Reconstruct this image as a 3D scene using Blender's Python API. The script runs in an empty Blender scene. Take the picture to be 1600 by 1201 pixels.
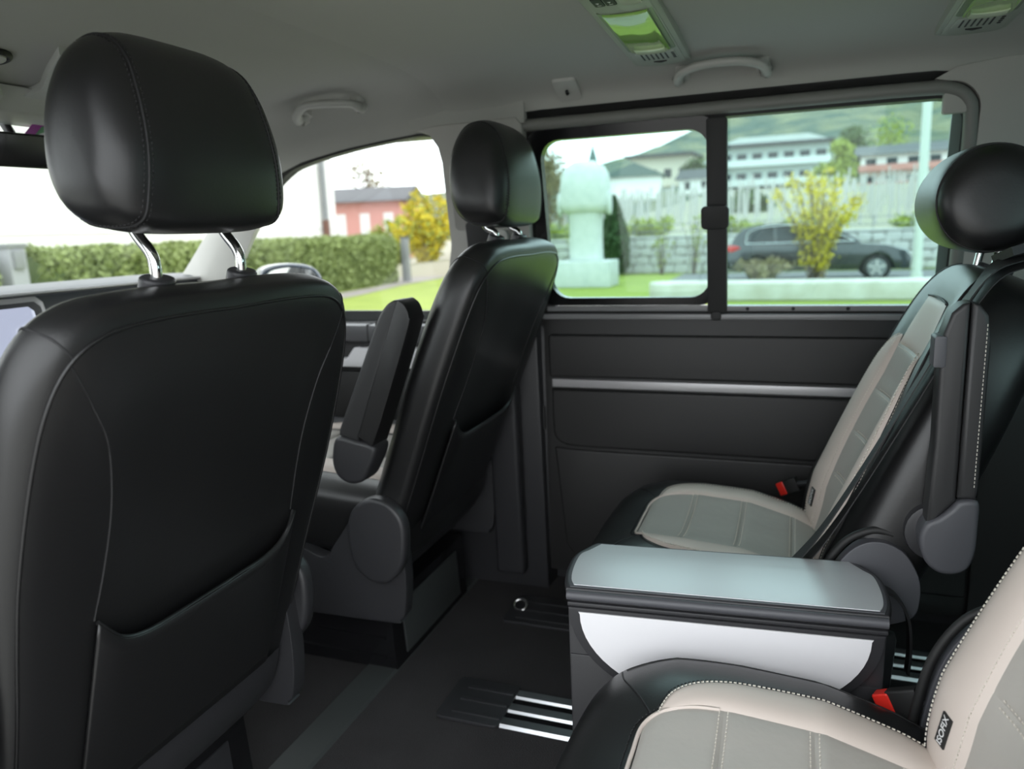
import bpy, bmesh, math, random
import numpy as np
from mathutils import Matrix, Vector
random.seed(7); RNG = np.random.default_rng(7)
SC = bpy.context.scene
COL = SC.collection

# ------------------------------------------------------------------ camera
YAW, PITCH, ROLL = math.radians(20.5), math.radians(11.4), math.radians(2.23)
fw = Vector((-math.sin(YAW)*math.cos(PITCH), math.cos(YAW)*math.cos(PITCH), -math.sin(PITCH)))
r0 = Vector((math.cos(YAW), math.sin(YAW), 0)); u0 = r0.cross(fw)
rt = r0*math.cos(ROLL) - u0*math.sin(ROLL); up = rt.cross(fw)
cam = bpy.data.cameras.new('camera'); cam_o = bpy.data.objects.new('camera', cam); COL.objects.link(cam_o)
cam.sensor_fit = 'HORIZONTAL'; cam.sensor_width = 36; cam.lens = 1190/1600*36
cam.clip_start = .02; cam.clip_end = 2000
m = Matrix((rt, up, -fw)).transposed().to_4x4(); m.translation = (0, 0, .96); cam_o.matrix_world = m
cam.dof.use_dof = True; cam.dof.focus_distance = 1.05; cam.dof.aperture_fstop = 4.0
SC.camera = cam_o

# ------------------------------------------------------------------ sky: even overcast
W = bpy.data.worlds.new('overcast'); SC.world = W; W.use_nodes = True
bg = W.node_tree.nodes['Background']
bg.inputs[0].default_value = (.93, .97, 1.0, 1); bg.inputs[1].default_value = 3.6
SC.view_settings.view_transform = 'Standard'; SC.view_settings.look = 'None'
SC.view_settings.exposure = 0.0; SC.view_settings.gamma = 1.0; SC.view_settings.use_curve_mapping = False
SC.cycles.use_denoising = True
SC.cycles.max_bounces = 10; SC.cycles.diffuse_bounces = 6; SC.cycles.glossy_bounces = 4
SC.cycles.transparent_max_bounces = 16; SC.cycles.sample_clamp_indirect = 6

# ------------------------------------------------------------------ materials
MATS = {}
def mat(name, col, rough=.5, metal=0., spec=.5, bump=None, var=None, coat=0., emit=None):
    """bump=(scale,strength,detail); var=(scale,amount,col2) colour variation of the thing itself"""
    if name in MATS: return MATS[name]
    M = bpy.data.materials.new(name); M.use_nodes = True; nt = M.node_tree; b = nt.nodes['Principled BSDF']
    b.inputs['Base Color'].default_value = (*col, 1); b.inputs['Roughness'].default_value = rough
    b.inputs['Metallic'].default_value = metal; b.inputs['Specular IOR Level'].default_value = spec
    b.inputs['Coat Weight'].default_value = coat
    tc = nt.nodes.new('ShaderNodeTexCoord')
    if emit:
        b.inputs['Emission Color'].default_value = (*emit[:3], 1); b.inputs['Emission Strength'].default_value = emit[3]
    if bump:
        n = nt.nodes.new('ShaderNodeTexNoise'); n.inputs['Scale'].default_value = bump[0]; n.inputs['Detail'].default_value = bump[2] if len(bump) > 2 else 3
        bp = nt.nodes.new('ShaderNodeBump'); bp.inputs['Strength'].default_value = bump[1]; bp.inputs['Distance'].default_value = bump[3] if len(bump) > 3 else .002
        nt.links.new(tc.outputs['Object'], n.inputs['Vector']); nt.links.new(n.outputs['Fac'], bp.inputs['Height']); nt.links.new(bp.outputs['Normal'], b.inputs['Normal'])
    if var:
        n = nt.nodes.new('ShaderNodeTexNoise'); n.inputs['Scale'].default_value = var[0]; n.inputs['Detail'].default_value = 5
        mx = nt.nodes.new('ShaderNodeMix'); mx.data_type = 'RGBA'
        rp = nt.nodes.new('ShaderNodeValToRGB'); rp.color_ramp.elements[0].position = .5-var[1]; rp.color_ramp.elements[1].position = .5+var[1]
        nt.links.new(tc.outputs['Object'], n.inputs['Vector']); nt.links.new(n.outputs['Fac'], rp.inputs['Fac']); nt.links.new(rp.outputs['Color'], mx.inputs[0])
        mx.inputs[6].default_value = (*col, 1); mx.inputs[7].default_value = (*var[2], 1)
        nt.links.new(mx.outputs[2], b.inputs['Base Color'])
    MATS[name] = M; return M
def glass(name, col, refl=.06):
    M = bpy.data.materials.new(name); M.use_nodes = True; nt = M.node_tree; nt.nodes.clear()
    o = nt.nodes.new('ShaderNodeOutputMaterial'); t = nt.nodes.new('ShaderNodeBsdfTransparent'); g = nt.nodes.new('ShaderNodeBsdfGlossy'); x = nt.nodes.new('ShaderNodeMixShader')
    t.inputs[0].default_value = (*col, 1); g.inputs['Roughness'].default_value = .02; x.inputs[0].default_value = refl
    nt.links.new(t.outputs[0], x.inputs[1]); nt.links.new(g.outputs[0], x.inputs[2]); nt.links.new(x.outputs[0], o.inputs[0])
    MATS[name] = M; return M
BLK = mat('black_leather', (.010, .010, .0105), .38, spec=.6, bump=(260, .12, 4, .001))
BLK2 = mat('dark_side_leather', (.028, .028, .029), .45, bump=(260, .12, 4, .001))
CREAM = mat('cream_leather', (.58, .505, .455), .48, bump=(60, .10, 5, .002))
GREY = mat('grey_perforated_leather', (.38, .36, .33), .5, bump=(38, .35, 6, .003))
PLAS = mat('charcoal_plastic', (.030, .030, .033), .42, bump=(900, .25, 2, .0006))
PLASL = mat('mid_grey_plastic', (.075, .076, .085), .45, bump=(900, .2, 2, .0006))
PANEL = mat('door_panel_charcoal', (.020, .0195, .0195), .5, bump=(700, .2, 2, .0006))
GLOSSB = mat('gloss_black', (.008, .008, .009), .18)
RUBB = mat('black_rubber', (.012, .012, .012), .6)
CHROME = mat('chrome', (.8, .8, .8), .08, metal=1)
SILV = mat('brushed_silver', (.72, .74, .76), .30, metal=1, bump=(400, .05, 2, .0004))
INLAY = mat('satin_silver_inlay', (.60, .62, .64), .36, metal=.25)
ALU = mat('satin_silver_trim', (.52, .51, .52), .35, metal=.3)
WHITEP = mat('satin_pale_grey_leaf', (.80, .79, .81), .38)
HEAD = mat('headliner_grey', (.40, .40, .37), .85, bump=(500, .15, 3, .0008))
TRIMG = mat('pillar_trim_grey', (.42, .41, .38), .6, bump=(800, .1, 2, .0005))
TRIMW = mat('light_grey_plastic', (.52, .52, .49), .5)
CARP = mat('dark_carpet', (.030, .028, .029), .95, bump=(420, 1.0, 4, .004), var=(9, .3, (.042, .039, .041)))
STRIPM = mat('rubber_floor_strip', (.05, .055, .055), .5)
RED = mat('red_plastic', (.75, .03, .02), .3)
WEB = mat('black_webbing', (.014, .014, .015), .6, bump=(900, .5, 2, .001))
THC = mat('cream_thread', (.75, .70, .62), .7)
THB = mat('black_thread', (.012, .012, .013), .6)
PINK = mat('white_print', (.8, .8, .8), .6)
TINT = glass('tinted_green_glass', (.76, .91, .90), .05)
CLEAR = glass('clear_glass', (.97, .985, .98), .03)

# ------------------------------------------------------------------ helpers
def tag(o, label=None, cat=None, group=None, kind=None):
    if label: o['label'] = label
    if cat: o['category'] = cat
    if group: o['group'] = group
    if kind: o['kind'] = kind
    return o
def empty(name, loc=(0, 0, 0), label=None, cat=None, group=None, kind=None, rotz=0.):
    o = bpy.data.objects.new(name, None); COL.objects.link(o); o.location = loc; o.empty_display_size = .05
    o.rotation_euler = (0, 0, rotz)
    return tag(o, label, cat, group, kind)
def link(name, me, material, parent=None, off=None, smooth=True, sharp=35):
    me.materials.append(material)
    o = bpy.data.objects.new(name, me); COL.objects.link(o)
    if smooth:
        for p in me.polygons: p.use_smooth = True
        if sharp: me.set_sharp_from_angle(angle=math.radians(sharp))
    if parent is not None: o.parent = parent
    if off is not None: o.location = off
    return o
def mesh(name, V, F, material, parent=None, smooth=True, sharp=35, recalc=True):
    me = bpy.data.meshes.new(name); me.from_pydata([tuple(map(float, v)) for v in V], [], F)
    if recalc:
        bm = bmesh.new(); bm.from_mesh(me); bmesh.ops.remove_doubles(bm, verts=bm.verts, dist=1e-6)
        bmesh.ops.recalc_face_normals(bm, faces=bm.faces); bm.to_mesh(me); bm.free()
    me.update()
    return link(name, me, material, parent, None, smooth, sharp)
def cr(pts, n=8, closed=False):
    """Catmull-Rom through points"""
    P = [np.array(p, float) for p in pts]; out = []; N = len(P)
    rng = range(N) if closed else range(N-1)
    for i in rng:
        if closed: p0, p1, p2, p3 = P[i-1], P[i], P[(i+1) % N], P[(i+2) % N]
        else: p0, p1, p2, p3 = P[max(i-1, 0)], P[i], P[i+1], P[min(i+2, N-1)]
        for k in range(n):
            t = k/n
            out.append(.5*((2*p1)+(-p0+p2)*t+(2*p0-5*p1+4*p2-p3)*t*t+(-p0+3*p1-3*p2+p3)*t**3))
    if not closed: out.append(P[-1])
    return out
def grid(name, P, material, parent=None, closed_u=False, smooth=True, sharp=50, recalc=True):
    """P[i][j] -> 3-vectors"""
    nu, nv = len(P), len(P[0]); V = [p for row in P for p in row]; F = []
    for i in range(nu if closed_u else nu-1):
        for j in range(nv-1):
            a = i*nv+j; b = ((i+1) % nu)*nv+j; F.append((a, b, b+1, a+1))
    return mesh(name, V, F, material, parent, smooth, sharp, recalc)
def loft(name, loops, material, parent=None, cap=True, smooth=True, sharp=40):
    n = len(loops[0]); V = [p for l in loops for p in l]; F = []
    for i in range(len(loops)-1):
        for j in range(n):
            a = i*n+j; b = i*n+(j+1) % n; F.append((a, b, b+n, a+n))
    if cap:
        F.append(tuple(range(n))); F.append(tuple(range((len(loops)-1)*n, len(loops)*n)))
    return mesh(name, V, F, material, parent, smooth, sharp)
def tube(name, pts, r, material, parent=None, seg=8, closed=False, flat=None, cap=True):
    P = [Vector(p) for p in pts]; N = len(P); loops = []; prev = None
    for i, p in enumerate(P):
        a = P[i-1] if (i > 0 or closed) else p; b = P[(i+1) % N] if (i < N-1 or closed) else p
        t = (b-a).normalized()
        if prev is None:
            ref = Vector((0, 0, 1)) if abs(t.z) < .9 else Vector((1, 0, 0)); n = t.cross(ref).normalized()
        else:
            n = (prev - t*prev.dot(t))
            n = n.normalized() if n.length > 1e-6 else t.orthogonal().normalized()
        prev = n; bn = t.cross(n); rr = r[i] if isinstance(r, (list, tuple)) else r
        loops.append([p+n*math.cos(2*math.pi*k/seg)*rr+bn*math.sin(2*math.pi*k/seg)*rr for k in range(seg)])
    if closed: loops.append(loops[0]); return loft(name, loops, material, parent, False, sharp=0)
    return loft(name, loops, material, parent, cap, sharp=60)
def ribbon(name, pts, wdir, width, th, material, parent=None):
    """flat strap: wdir a vector or a list of vectors (width direction)"""
    loops = []; N = len(pts); P = [Vector(p) for p in pts]
    for i, p in enumerate(P):
        t = (P[min(i+1, N-1)]-P[max(i-1, 0)]).normalized(); w = Vector(wdir[i] if isinstance(wdir, list) else wdir)
        w = (w-t*w.dot(t)).normalized(); n = t.cross(w)
        loops.append([p+w*width/2+n*th/2, p-w*width/2+n*th/2, p-w*width/2-n*th/2, p+w*width/2-n*th/2])
    return loft(name, loops, material, parent, True, sharp=40)
def prism(name, outline, w0, w1, fn, material, parent=None, bevel=0., seg=2, smooth=True, sharp=40):
    """outline [(u,v)] extruded from w0 to w1; fn(u,v,w)->xyz"""
    bm = bmesh.new(); n = len(outline)
    A = [bm.verts.new((u, v, w0)) for u, v in outline]; B = [bm.verts.new((u, v, w1)) for u, v in outline]
    fa = bm.faces.new(A); fb = bm.faces.new(B[::-1])
    for i in range(n): bm.faces.new((A[i], B[i], B[(i+1) % n], A[(i+1) % n]))
    bmesh.ops.recalc_face_normals(bm, faces=bm.faces)
    if bevel > 0:
        es = [e for e in bm.edges if abs(e.verts[0].co.z-e.verts[1].co.z) < 1e-9]
        if n <= 6: es = list(bm.edges)
        bmesh.ops.bevel(bm, geom=es, offset=bevel, segments=seg, profile=.6, affect='EDGES', clamp_overlap=True)
    for v in bm.verts: v.co = Vector(fn(*v.co))
    bmesh.ops.recalc_face_normals(bm, faces=bm.faces)
    me = bpy.data.meshes.new(name); bm.to_mesh(me); bm.free()
    return link(name, me, material, parent, None, smooth, sharp)
def box(name, x0, x1, y0, y1, z0, z1, material, parent=None, bevel=.003, seg=2):
    return prism(name, [(x0, y0), (x1, y0), (x1, y1), (x0, y1)], z0, z1, lambda u, v, w: (u, v, w), material, parent, bevel, seg)
def plate(name, outer, inners, fn, w0, w1, material, parent=None, sharp=30):
    """flat plate with holes: outer and inner loops in (u,v), between w0 and w1"""
    bm = bmesh.new(); loops = [outer]+list(inners); es = []
    for L in loops:
        vs = [bm.verts.new((u, v, w0)) for u, v in L]
        for i in range(len(vs)): es.append(bm.edges.new((vs[i], vs[(i+1) % len(vs)])))
    bmesh.ops.triangle_fill(bm, use_beauty=True, use_dissolve=False, edges=es)
    g = bmesh.ops.extrude_face_region(bm, geom=list(bm.faces))
    for v in [x for x in g['geom'] if isinstance(x, bmesh.types.BMVert)]: v.co.z = w1
    for v in bm.verts: v.co = Vector(fn(*v.co))
    bmesh.ops.recalc_face_normals(bm, faces=bm.faces)
    me = bpy.data.meshes.new(name); bm.to_mesh(me); bm.free()
    return link(name, me, material, parent, None, True, sharp)
def rrect(u0, v0, u1, v1, r, n=5):
    out = []
    for cx, cy, a in ((u1-r, v1-r, 0), (u0+r, v1-r, 90), (u0+r, v0+r, 180), (u1-r, v0+r, 270)):
        for k in range(n+1):
            t = math.radians(a+90*k/n); out.append((cx+r*math.cos(t), cy+r*math.sin(t)))
    return out
class Pillow:
    """star-shaped cushion: outline in (a,b), rear thickness Tr, front Tf, superellipse rims"""
    def __init__(s, half, center, Tf, Tr, pf, pr, ef=None, er=None, n=6):
        full = [(a, b) for a, b in half]+[(-a, b) for a, b in reversed(half) if abs(a) > 1e-6]
        s.out = np.array(cr(full, n, True)); s.c = np.array(center, float)
        d = s.out-s.c; th = np.arctan2(d[:, 1], d[:, 0]); o = np.argsort(th); s.th = th[o]; s.R = np.hypot(d[:, 0], d[:, 1])[o]
        s.Tf, s.Tr, s.pf, s.pr = Tf, Tr, pf, pr; s.ef = ef or (lambda a, b: 0.); s.er = er or (lambda a, b: 0.)
    def s_of(s, a, b):
        d = np.array((a, b))-s.c; t = math.atan2(d[1], d[0]); R = np.interp(t, s.th, s.R, period=2*math.pi)
        return math.hypot(*d)/R
    def front(s, a, b):
        k = min(s.s_of(a, b), 1.); return -(s.Tf*(1-k**s.pf)**(1/s.pf)) + s.ef(a, b)*(1-k**6)
    def rear(s, a, b):
        k = min(s.s_of(a, b), 1.); return s.Tr*(1-k**s.pr)**(1/s.pr) + s.er(a, b)*(1-k**6)
    def build(s, name, M, material, parent, rings=16):
        V = []; F = []; n = len(s.out)
        for side, T, p, e in ((1, s.Tr, s.pr, s.er), (-1, s.Tf, s.pf, s.ef)):
            for i in range(rings+1):
                if side == -1 and i == rings: break
                ph = (i/rings)*math.pi/2; k = max(math.sin(ph), 1e-4)**(2/p) if i else .0001
                if i < rings*.5: k = (i/rings)*2*(math.sin(math.pi/4)**(2/p)) if i else .0001
                h = T*max(0, 1-k**p)**(1/p) if i < rings else 0.
                if i == rings: k = 1.
                for q in s.out:
                    a, b = s.c+(q-s.c)*k; V.append(M(a, b, side*h+e(a, b)*(1-k**6)))
        R1 = rings+1
        def idx(side, i, j):
            if side == -1 and i == rings: side = 1
            return (i if side == 1 else R1+i)*n+j % n
        for side in (1, -1):
            for i in range(rings):
                for j in range(n): F.append((idx(side, i, j), idx(side, i, j+1), idx(side, i+1, j+1), idx(side, i+1, j)))
        return mesh(name, V, F, material, parent, True, 0)
def patch(name, L, R, hfun, M, material, parent, off=.008, base=-.002, nu=16, nv=24, pw=6, side=1, pv=None):
    """cushion panel: L and R are polylines of (a,b) (equal arc sampling); hfun(a,b) surface; pillow offset"""
    def res(pl, n):
        P = np.array(cr(pl, 8)); s = np.concatenate([[0], np.cumsum(np.hypot(*np.diff(P, axis=0).T))]); q = np.linspace(0, s[-1], n)
        return np.stack([np.interp(q, s, P[:, 0]), np.interp(q, s, P[:, 1])], 1)
    l, r = res(L, nv), res(R, nv); G = []
    for j in range(nv):
        row = []
        for i in range(nu):
            u = i/(nu-1); v = j/(nv-1); u = .5-.5*math.cos(u*math.pi)*1.0; a, b = l[j]*(1-u)+r[j]*u
            vv = 2*v-1; uu = 2*u-1
            row.append(M(a, b, hfun(a, b)+side*(base+(off-base)*(1-abs(uu)**pw)*(1-abs(vv)**(pv or pw*2)))))
        G.append(row)
    return grid(name, G, material, parent, sharp=0)
def stitches(name, pts, material, parent, step=.0056, ln=.0034, r=.0007, lift=0):
    """row of small thread dashes along a 3D polyline"""
    P = np.array([list(p) for p in pts]); s = np.concatenate([[0], np.cumsum(np.linalg.norm(np.diff(P, axis=0), axis=1))])
    V = []; F = []; q = step/2
    at = lambda t: np.array([np.interp(t, s, P[:, k]) for k in range(3)])
    while q+ln < s[-1]:
        a, b = at(q), at(q+ln); t = (b-a)/max(np.linalg.norm(b-a), 1e-9); n = np.cross(t, (.3, .5, .8)); n /= np.linalg.norm(n); m_ = np.cross(t, n)
        k = len(V)
        for p in (a, b):
            for c, d in ((1, 0), (0, 1), (-1, 0), (0, -1)): V.append(p+r*(n*c+m_*d))
        F += [(k+i, k+(i+1) % 4, k+4+(i+1) % 4, k+4+i) for i in range(4)]+[(k, k+1, k+2, k+3), (k+4, k+7, k+6, k+5)]
        q += step
    o = mesh(name, V, F, material, parent, True, 0, recalc=False); o['kind'] = 'stuff'; return o
def copy_tree(o, parent=None):
    c = o.copy(); COL.objects.link(c); c.parent = parent
    for ch in list(o.children): copy_tree(ch, c)
    return c
# ================================================================== THE VAN SHELL
YR = 1.86      # right wall
YL = .41       # left wall (its sliding door stands open, the camera looks in through it)
# ---- floor
floor = box('floor', -2.0, 2.0, .36, 1.97, -.06, 0., CARP, bevel=0)
tag(floor, 'dark charcoal carpet covering the van floor', 'floor', kind='structure')
st = prism('trim_1', [(-.888, -.004), (-.805, -.004), (-.812, .006), (-.881, .006)], .37, 1.84, lambda u, v, w: (u, w, v), STRIPM, None, 0)
tag(st, 'grey rubber strip across the floor behind the front seats', 'floor trim', kind='structure')
# ---- ceiling: headliner sheet curving down to the sides
def edge_z(x):
    return float(np.interp(x, [-1.58, -1.525, -1.415, -1.30, -1.22, -1.09, -.975, -.885, -.82, -.66, -.60, .24, .30, 2.], [.862, .915, 1.044, 1.130, 1.158, 1.181, 1.194, 1.202, 1.216, 1.217, 1.231, 1.234, 1.226, 1.226]))
def mid_z(x):
    return float(np.interp(x, [-1.62, -1.45, -1.3, -1.1, -.9, 2.], [1.20, 1.225, 1.262, 1.292, 1.305, 1.305]))
def ceil_z(x, y):
    yc = (YR+YL)/2; half = .627; t = min(abs(y-yc)/half, 1.)
    return edge_z(x)+(mid_z(x)-edge_z(x))*(1-t**5)**(1/2.2)
def ceil_sheet(name, x0, x1, n):
    G = []
    for i in range(n):
        x = x0+(x1-x0)*i/(n-1); row = []
        for j in range(45):
            t = -1+2*j/44; t = math.sin(t*math.pi/2); y = (YR+YL)/2+.627*t
            row.append((x, y, ceil_z(x, y)))
        top = [(x, p[1], p[2]+.03) for p in reversed(row)]
        if abs(x+.7985) < 1e-6: row = [(p[0], p[1], p[2]+.004) for p in row]
        G.append(row+top)
    return loft(name, G, HEAD, None, True, sharp=50)
ce = ceil_sheet('ceiling', -.7985, 2.0, 60); tag(ce, 'grey-green cloth headliner over the rear cabin', 'ceiling', kind='structure')
ce2 = ceil_sheet('ceiling', -1.44, -.7985, 22); tag(ce2, 'grey-green cloth headliner over the front seats', 'ceiling', kind='structure')
# roof skin above keeps daylight out
box('roof_skin', -1.45, 2.02, .40, 1.9, 1.345, 1.36, PLAS, ce, 0)
box('cant_rail', -1.02, 2.02, 1.80, 1.92, 1.205, 1.36, PLAS, ce, 0)
box('cant_rail', -1.02, 2.02, .36, .47, 1.205, 1.36, PLAS, ce, 0)
# ---- right side: sliding door
def RW(u, v, w):     # wall plane, leaning inward above the sill; w = towards the cabin
    return (u, YR-.195*max(0, v-.76)-w, v)
d1 = empty('door_1', (0, 0, 0), 'charcoal sliding door with silver strip below the wide side window', 'door', kind='structure')
prism('door_shell', rrect(-.655, .045, .40, .745, .03), -.05, .0, RW, PANEL, d1, .006)
prism('door_frame_panel', rrect(-.60, .07, .395, .742, .02), .0, .006, RW, PANEL, d1, .004)
prism('upper_pad', rrect(-.585, .588, .392, .697, .008), .0, .020, RW, PANEL, d1, .006, 3)
prism('silver_strip', [(-.578, .561), (.39, .561), (.39, .582), (-.578, .582)], .0, .017, RW, ALU, d1, .003)
low = [(-.578, .556), (.39, .556), (.39, .405)]+[(x, z) for x, z in cr([(-.5, .405), (-.545, .409), (-.572, .428), (-.578, .46)], 5)]
prism('lower_pad', low, .0, .021, RW, PANEL, d1, .006, 3)
low2 = [(-.578, .398), (-.50, .394), (.39, .394), (.39, .10), (-.53, .10), (-.552, .13)]
prism('lower_panel', low2, .0, .012, RW, PANEL, d1, .006, 3)
prism('door_edge', rrect(-.66, .06, -.60, .72, .012), .0, .004, RW, PLAS, d1, .004)
lt = prism('door_latch', rrect(-.648, .44, -.602, .51, .008), .004, .014, RW, RUBB, d1, .003)
prism('latch_ring', rrect(-.632, .452, -.612, .498, .008), .014, .017, RW, GLOSSB, lt, .001)
# sill: two stepped ledges, glossy
prism('sill_ledge', [(-.60, .736), (.40, .736), (.40, .750), (-.60, .750)], -.012, .018, RW, mat('sill_plastic', (.24, .24, .245), .25), d1, .004)
prism('sill_rail', [(-.59, .755), (.40, .755), (.40, .768), (-.59, .768)], -.03, .006, RW, mat('sill_plastic', (.24, .24, .245), .25), d1, .003)
for x in (-.10, .0, .115): prism('sill_screw', rrect(x-.004, .757, x+.004, .765, .0038), .006, .008, RW, RUBB, d1, 0)
# ---- window in the sliding door
w1 = empty('window_1', (0, 0, 0), 'wide green-tinted side window in the sliding door', 'window', kind='structure')
pane1 = rrect(-.572, .789, -.186, 1.163, .045, 6)
prism('pane', rrect(-.60, .775, -.165, 1.178, .02), -.022, -.018, RW, TINT, w1, 0)
prism('pane', rrect(-.165, .762, .318, 1.192, .02), -.034, -.030, RW, TINT, w1, 0)
plate('sliding_frame', rrect(-.612, .770, -.160, 1.190, .05, 6), [pane1], RW, -.02, .006, GLOSSB, w1)
plate('window_surround', rrect(-.66, .748, .345, 1.232, .03, 6), [rrect(-.60, .764, .304, 1.184, .05, 6)], RW, -.045, -.004, RUBB, w1)
ft = prism('window_bar', rrect(-.190, .752, -.146, 1.182, .006), -.012, .016, RW, RUBB, w1, .004)
lb = prism('window_catch', rrect(-.201, .946, -.141, .997, .010), .014, .034, RW, RUBB, w1, .004)
prism('bar_foot', rrect(-.182, .735, -.158, .756, .008), .0, .022, RW, RUBB, w1, .003)
# roller blind cassette along the top with rounded rear corner running down
path = [(-.66, 1.200), (-.3, 1.2015), (.0, 1.203), (.22, 1.203), (.275, 1.198), (.305, 1.178), (.315, 1.14), (.318, 1.0), (.318, .80)]
pp = [RW(x, z, .004) for x, z in cr(path, 6)]
tube('blind_cassette', pp, .014, mat('blind_grey', (.20, .20, .185), .5), w1, 10)
prism('corner_clip', rrect(.262, 1.152, .306, 1.192, .006), -.005, .014, RW, TRIMG, w1, .003)
plate('rear_seal', [(.285, 1.17), (.312, 1.17), (.312, .79), (.285, .79)], [], RW, -.028, -.02, mat('seal_green_grey', (.16, .22, .20), .4), w1)
# black gap between headliner and cassette
prism('gap_seal', [(-.64, 1.212), (.30, 1.217), (.30, 1.27), (-.64, 1.27)], -.02, -.004, RW, RUBB, w1, 0)
# ---- C pillar / rear quarter trim
wr = empty('wall_right', (0, 0, 0), 'dark grey rear quarter trim beyond the sliding door', 'wall', kind='structure')
oc = [(.325, .745)]+[(x, z) for x, z in cr([(.327, 1.0), (.328, 1.13), (.325, 1.175), (.30, 1.205), (.262, 1.214), (.245, 1.218)], 5)]+[(.28, 1.236), (.36, 1.245), (.6, 1.25), (2.0, 1.25), (2.0, .745)]
prism('upper_trim', oc, -.03, .012, RW, TRIMG, wr, .005)
prism('trim_slot', rrect(.44, 1.188, .56, 1.204, .006), .012, .015, RW, mat('light_slot', (.5, .5, .46), .6), wr, .001)
box('body_skin', -1.66, 2.05, 1.915, 1.93, -.1, .75, PLAS, wr, 0)
prism('lower_trim', rrect(.392, .02, 2.0, .742, .02), -.05, .02, RW, PANEL, wr, .006)
# ---- B pillar
b1 = empty('trim_2', (0, 0, 0), 'grey B-pillar trim between front window and sliding door', 'pillar trim', kind='structure')
def BP(u, v, w): return (u, 1.84-.17*max(0, v-.73)-w, v)
ob = [(-.855, .80), (-.822, .93), (-.820, 1.13), (-.826, 1.165), (-.845, 1.195), (-.88, 1.207), (-.83, 1.215), (-.62, 1.218), (-.605, 1.2), (-.61, .80)]
prism('upper_pillar', ob, -.06, .012, BP, TRIMG, b1, .006)
plate('belt_adjuster_slot', rrect(-.802, .965, -.768, 1.105, .012), [], BP, .010, .014, mat('slot_grey', (.30, .29, .27), .6), b1)
prism('slot_slider', rrect(-.797, 1.055, -.782, 1.08, .005), .012, .020, BP, TRIMW, b1, .002)
box('pillar_head', -.90, -.60, 1.752, 1.81, 1.205, 1.26, HEAD, b1, 0)
prism('lower_pillar', [(-.86, .0), (-.855, .80), (-.61, .80), (-.60, .0)], -.08, .01, BP, PLAS, b1, .008)
prism('pillar_gaiter', [(-.735, .05), (-.735, .92), (-.655, .92), (-.655, .05)], .01, .05, BP, PLAS, b1, .012, 3)
prism('black_cover', rrect(-.772, .80, -.70, .985, .01), .012, .022, BP, RUBB, b1, .003)
prism('belt_anchor', rrect(-.695, .925, -.66, .965, .015), .012, .03, BP, TRIMW, b1, .004)
# ---- front passenger door
def FW(u, v, w): return (u, 1.84-.17*max(0, v-.73)-w, v)
d2 = empty('door_2', (0, 0, 0), 'front passenger door with silver armrest trim', 'door', kind='structure')
win = cr([(-1.575, .855), (-1.525, .91), (-1.415, 1.04), (-1.30, 1.127), (-1.22, 1.155), (-1.09, 1.178), (-.975, 1.191), (-.885, 1.198), (-.845, 1.19), (-.826, 1.165), (-.824, 1.12), (-.832, .95), (-.848, .85), (-.868, .76), (-.90, .732), (-1.1, .724), (-1.35, .722), (-1.53, .74), (-1.58, .79)], 4, True)
outer = [(-1.66, .70), (-1.66, .86), (-1.5, 1.06), (-1.32, 1.175), (-1.1, 1.212), (-.88, 1.23), (-.80, 1.22), (-.80, .70)]
plate('window_frame', outer, [[tuple(p) for p in win]], FW, -.05, -.018, RUBB, d2)
prism('door_shell', [(-1.66, .05), (-1.66, .705), (-.83, .705), (-.85, .05)], -.08, .0, FW, PANEL, d2, .006)
prism('door_top_ledge', [(-1.62, .675), (-1.62, .722), (-.86, .722), (-.86, .675)], -.02, .030, FW, mat('ledge_grey', (.10, .10, .105), .4), d2, .008)
prism('ledge_joint', [(-1.095, .674), (-1.095, .724), (-1.092, .724), (-1.092, .674)], .0, .031, FW, RUBB, d2, 0)
prism('silver_trim', [(-1.30, .605), (-1.30, .628), (-1.165, .628), (-1.14, .66), (-.9, .66), (-.9, .605)], .0, .035, FW, WHITEP, d2, .006)
prism('door_insert', [(-1.60, .45), (-1.60, .59), (-.9, .59), (-.9, .45)], .0, .02, FW, PANEL, d2, .008)
prism('door_armrest', [(-1.5, .40), (-1.5, .455), (-.9, .455), (-.9, .40)], .0, .07, FW, mat('armrest_grey', (.14, .14, .15), .5), d2, .012)
w2 = prism('window_2', [tuple(p) for p in win], -.04, -.036, FW, CLEAR, None, 0)
tag(w2, 'clear front passenger door window with rising curved top', 'window', kind='structure')
# ---- A pillar, light grey, from dash up to the roof
ap = empty('trim_3', (0, 0, 0), 'pale grey A-pillar trim beside the windscreen', 'pillar trim', kind='structure')
def APS(t, wd):
    c = np.array([-1.600+.36*t, 1.735-.055*t, .76+.40*t]); d = np.array([.36, -.055, .40]); d /= np.linalg.norm(d)
    a = np.cross(d, (0, 1, 0)); a /= np.linalg.norm(a); b = np.cross(d, a)
    return [c+a*wd*x*.5+b*y for x, y in ((-1, .03), (-.7, -.012), (0, -.022), (.7, -.012), (1, .03), (0, .05))]
loft('pillar_cover', [APS(t, w_) for t, w_ in ((-.15, .20), (.1, .165), (.3, .145), (.6, .12), (.82, .10))], mat('pale_pillar', (.58, .57, .53), .6), ap, True, sharp=50)
prism('speaker_grille', rrect(-1.585, .80, -1.535, .862, .012), 1.685, 1.70, lambda u, v, w: (u, w, v), TRIMG, ap, .002)
gh = [( -1.47, 1.735, .965), (-1.455, 1.70, .962), (-1.415, 1.685, .985), (-1.33, 1.68, 1.06), (-1.30, 1.70, 1.10), (-1.30, 1.735, 1.12)]
tag(tube('grab_handle', cr(gh, 6), .014, mat('pale_pillar', (.58, .57, .53), .6), None, 10), 'pale grey grab handle on the A-pillar', 'handle')
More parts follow.
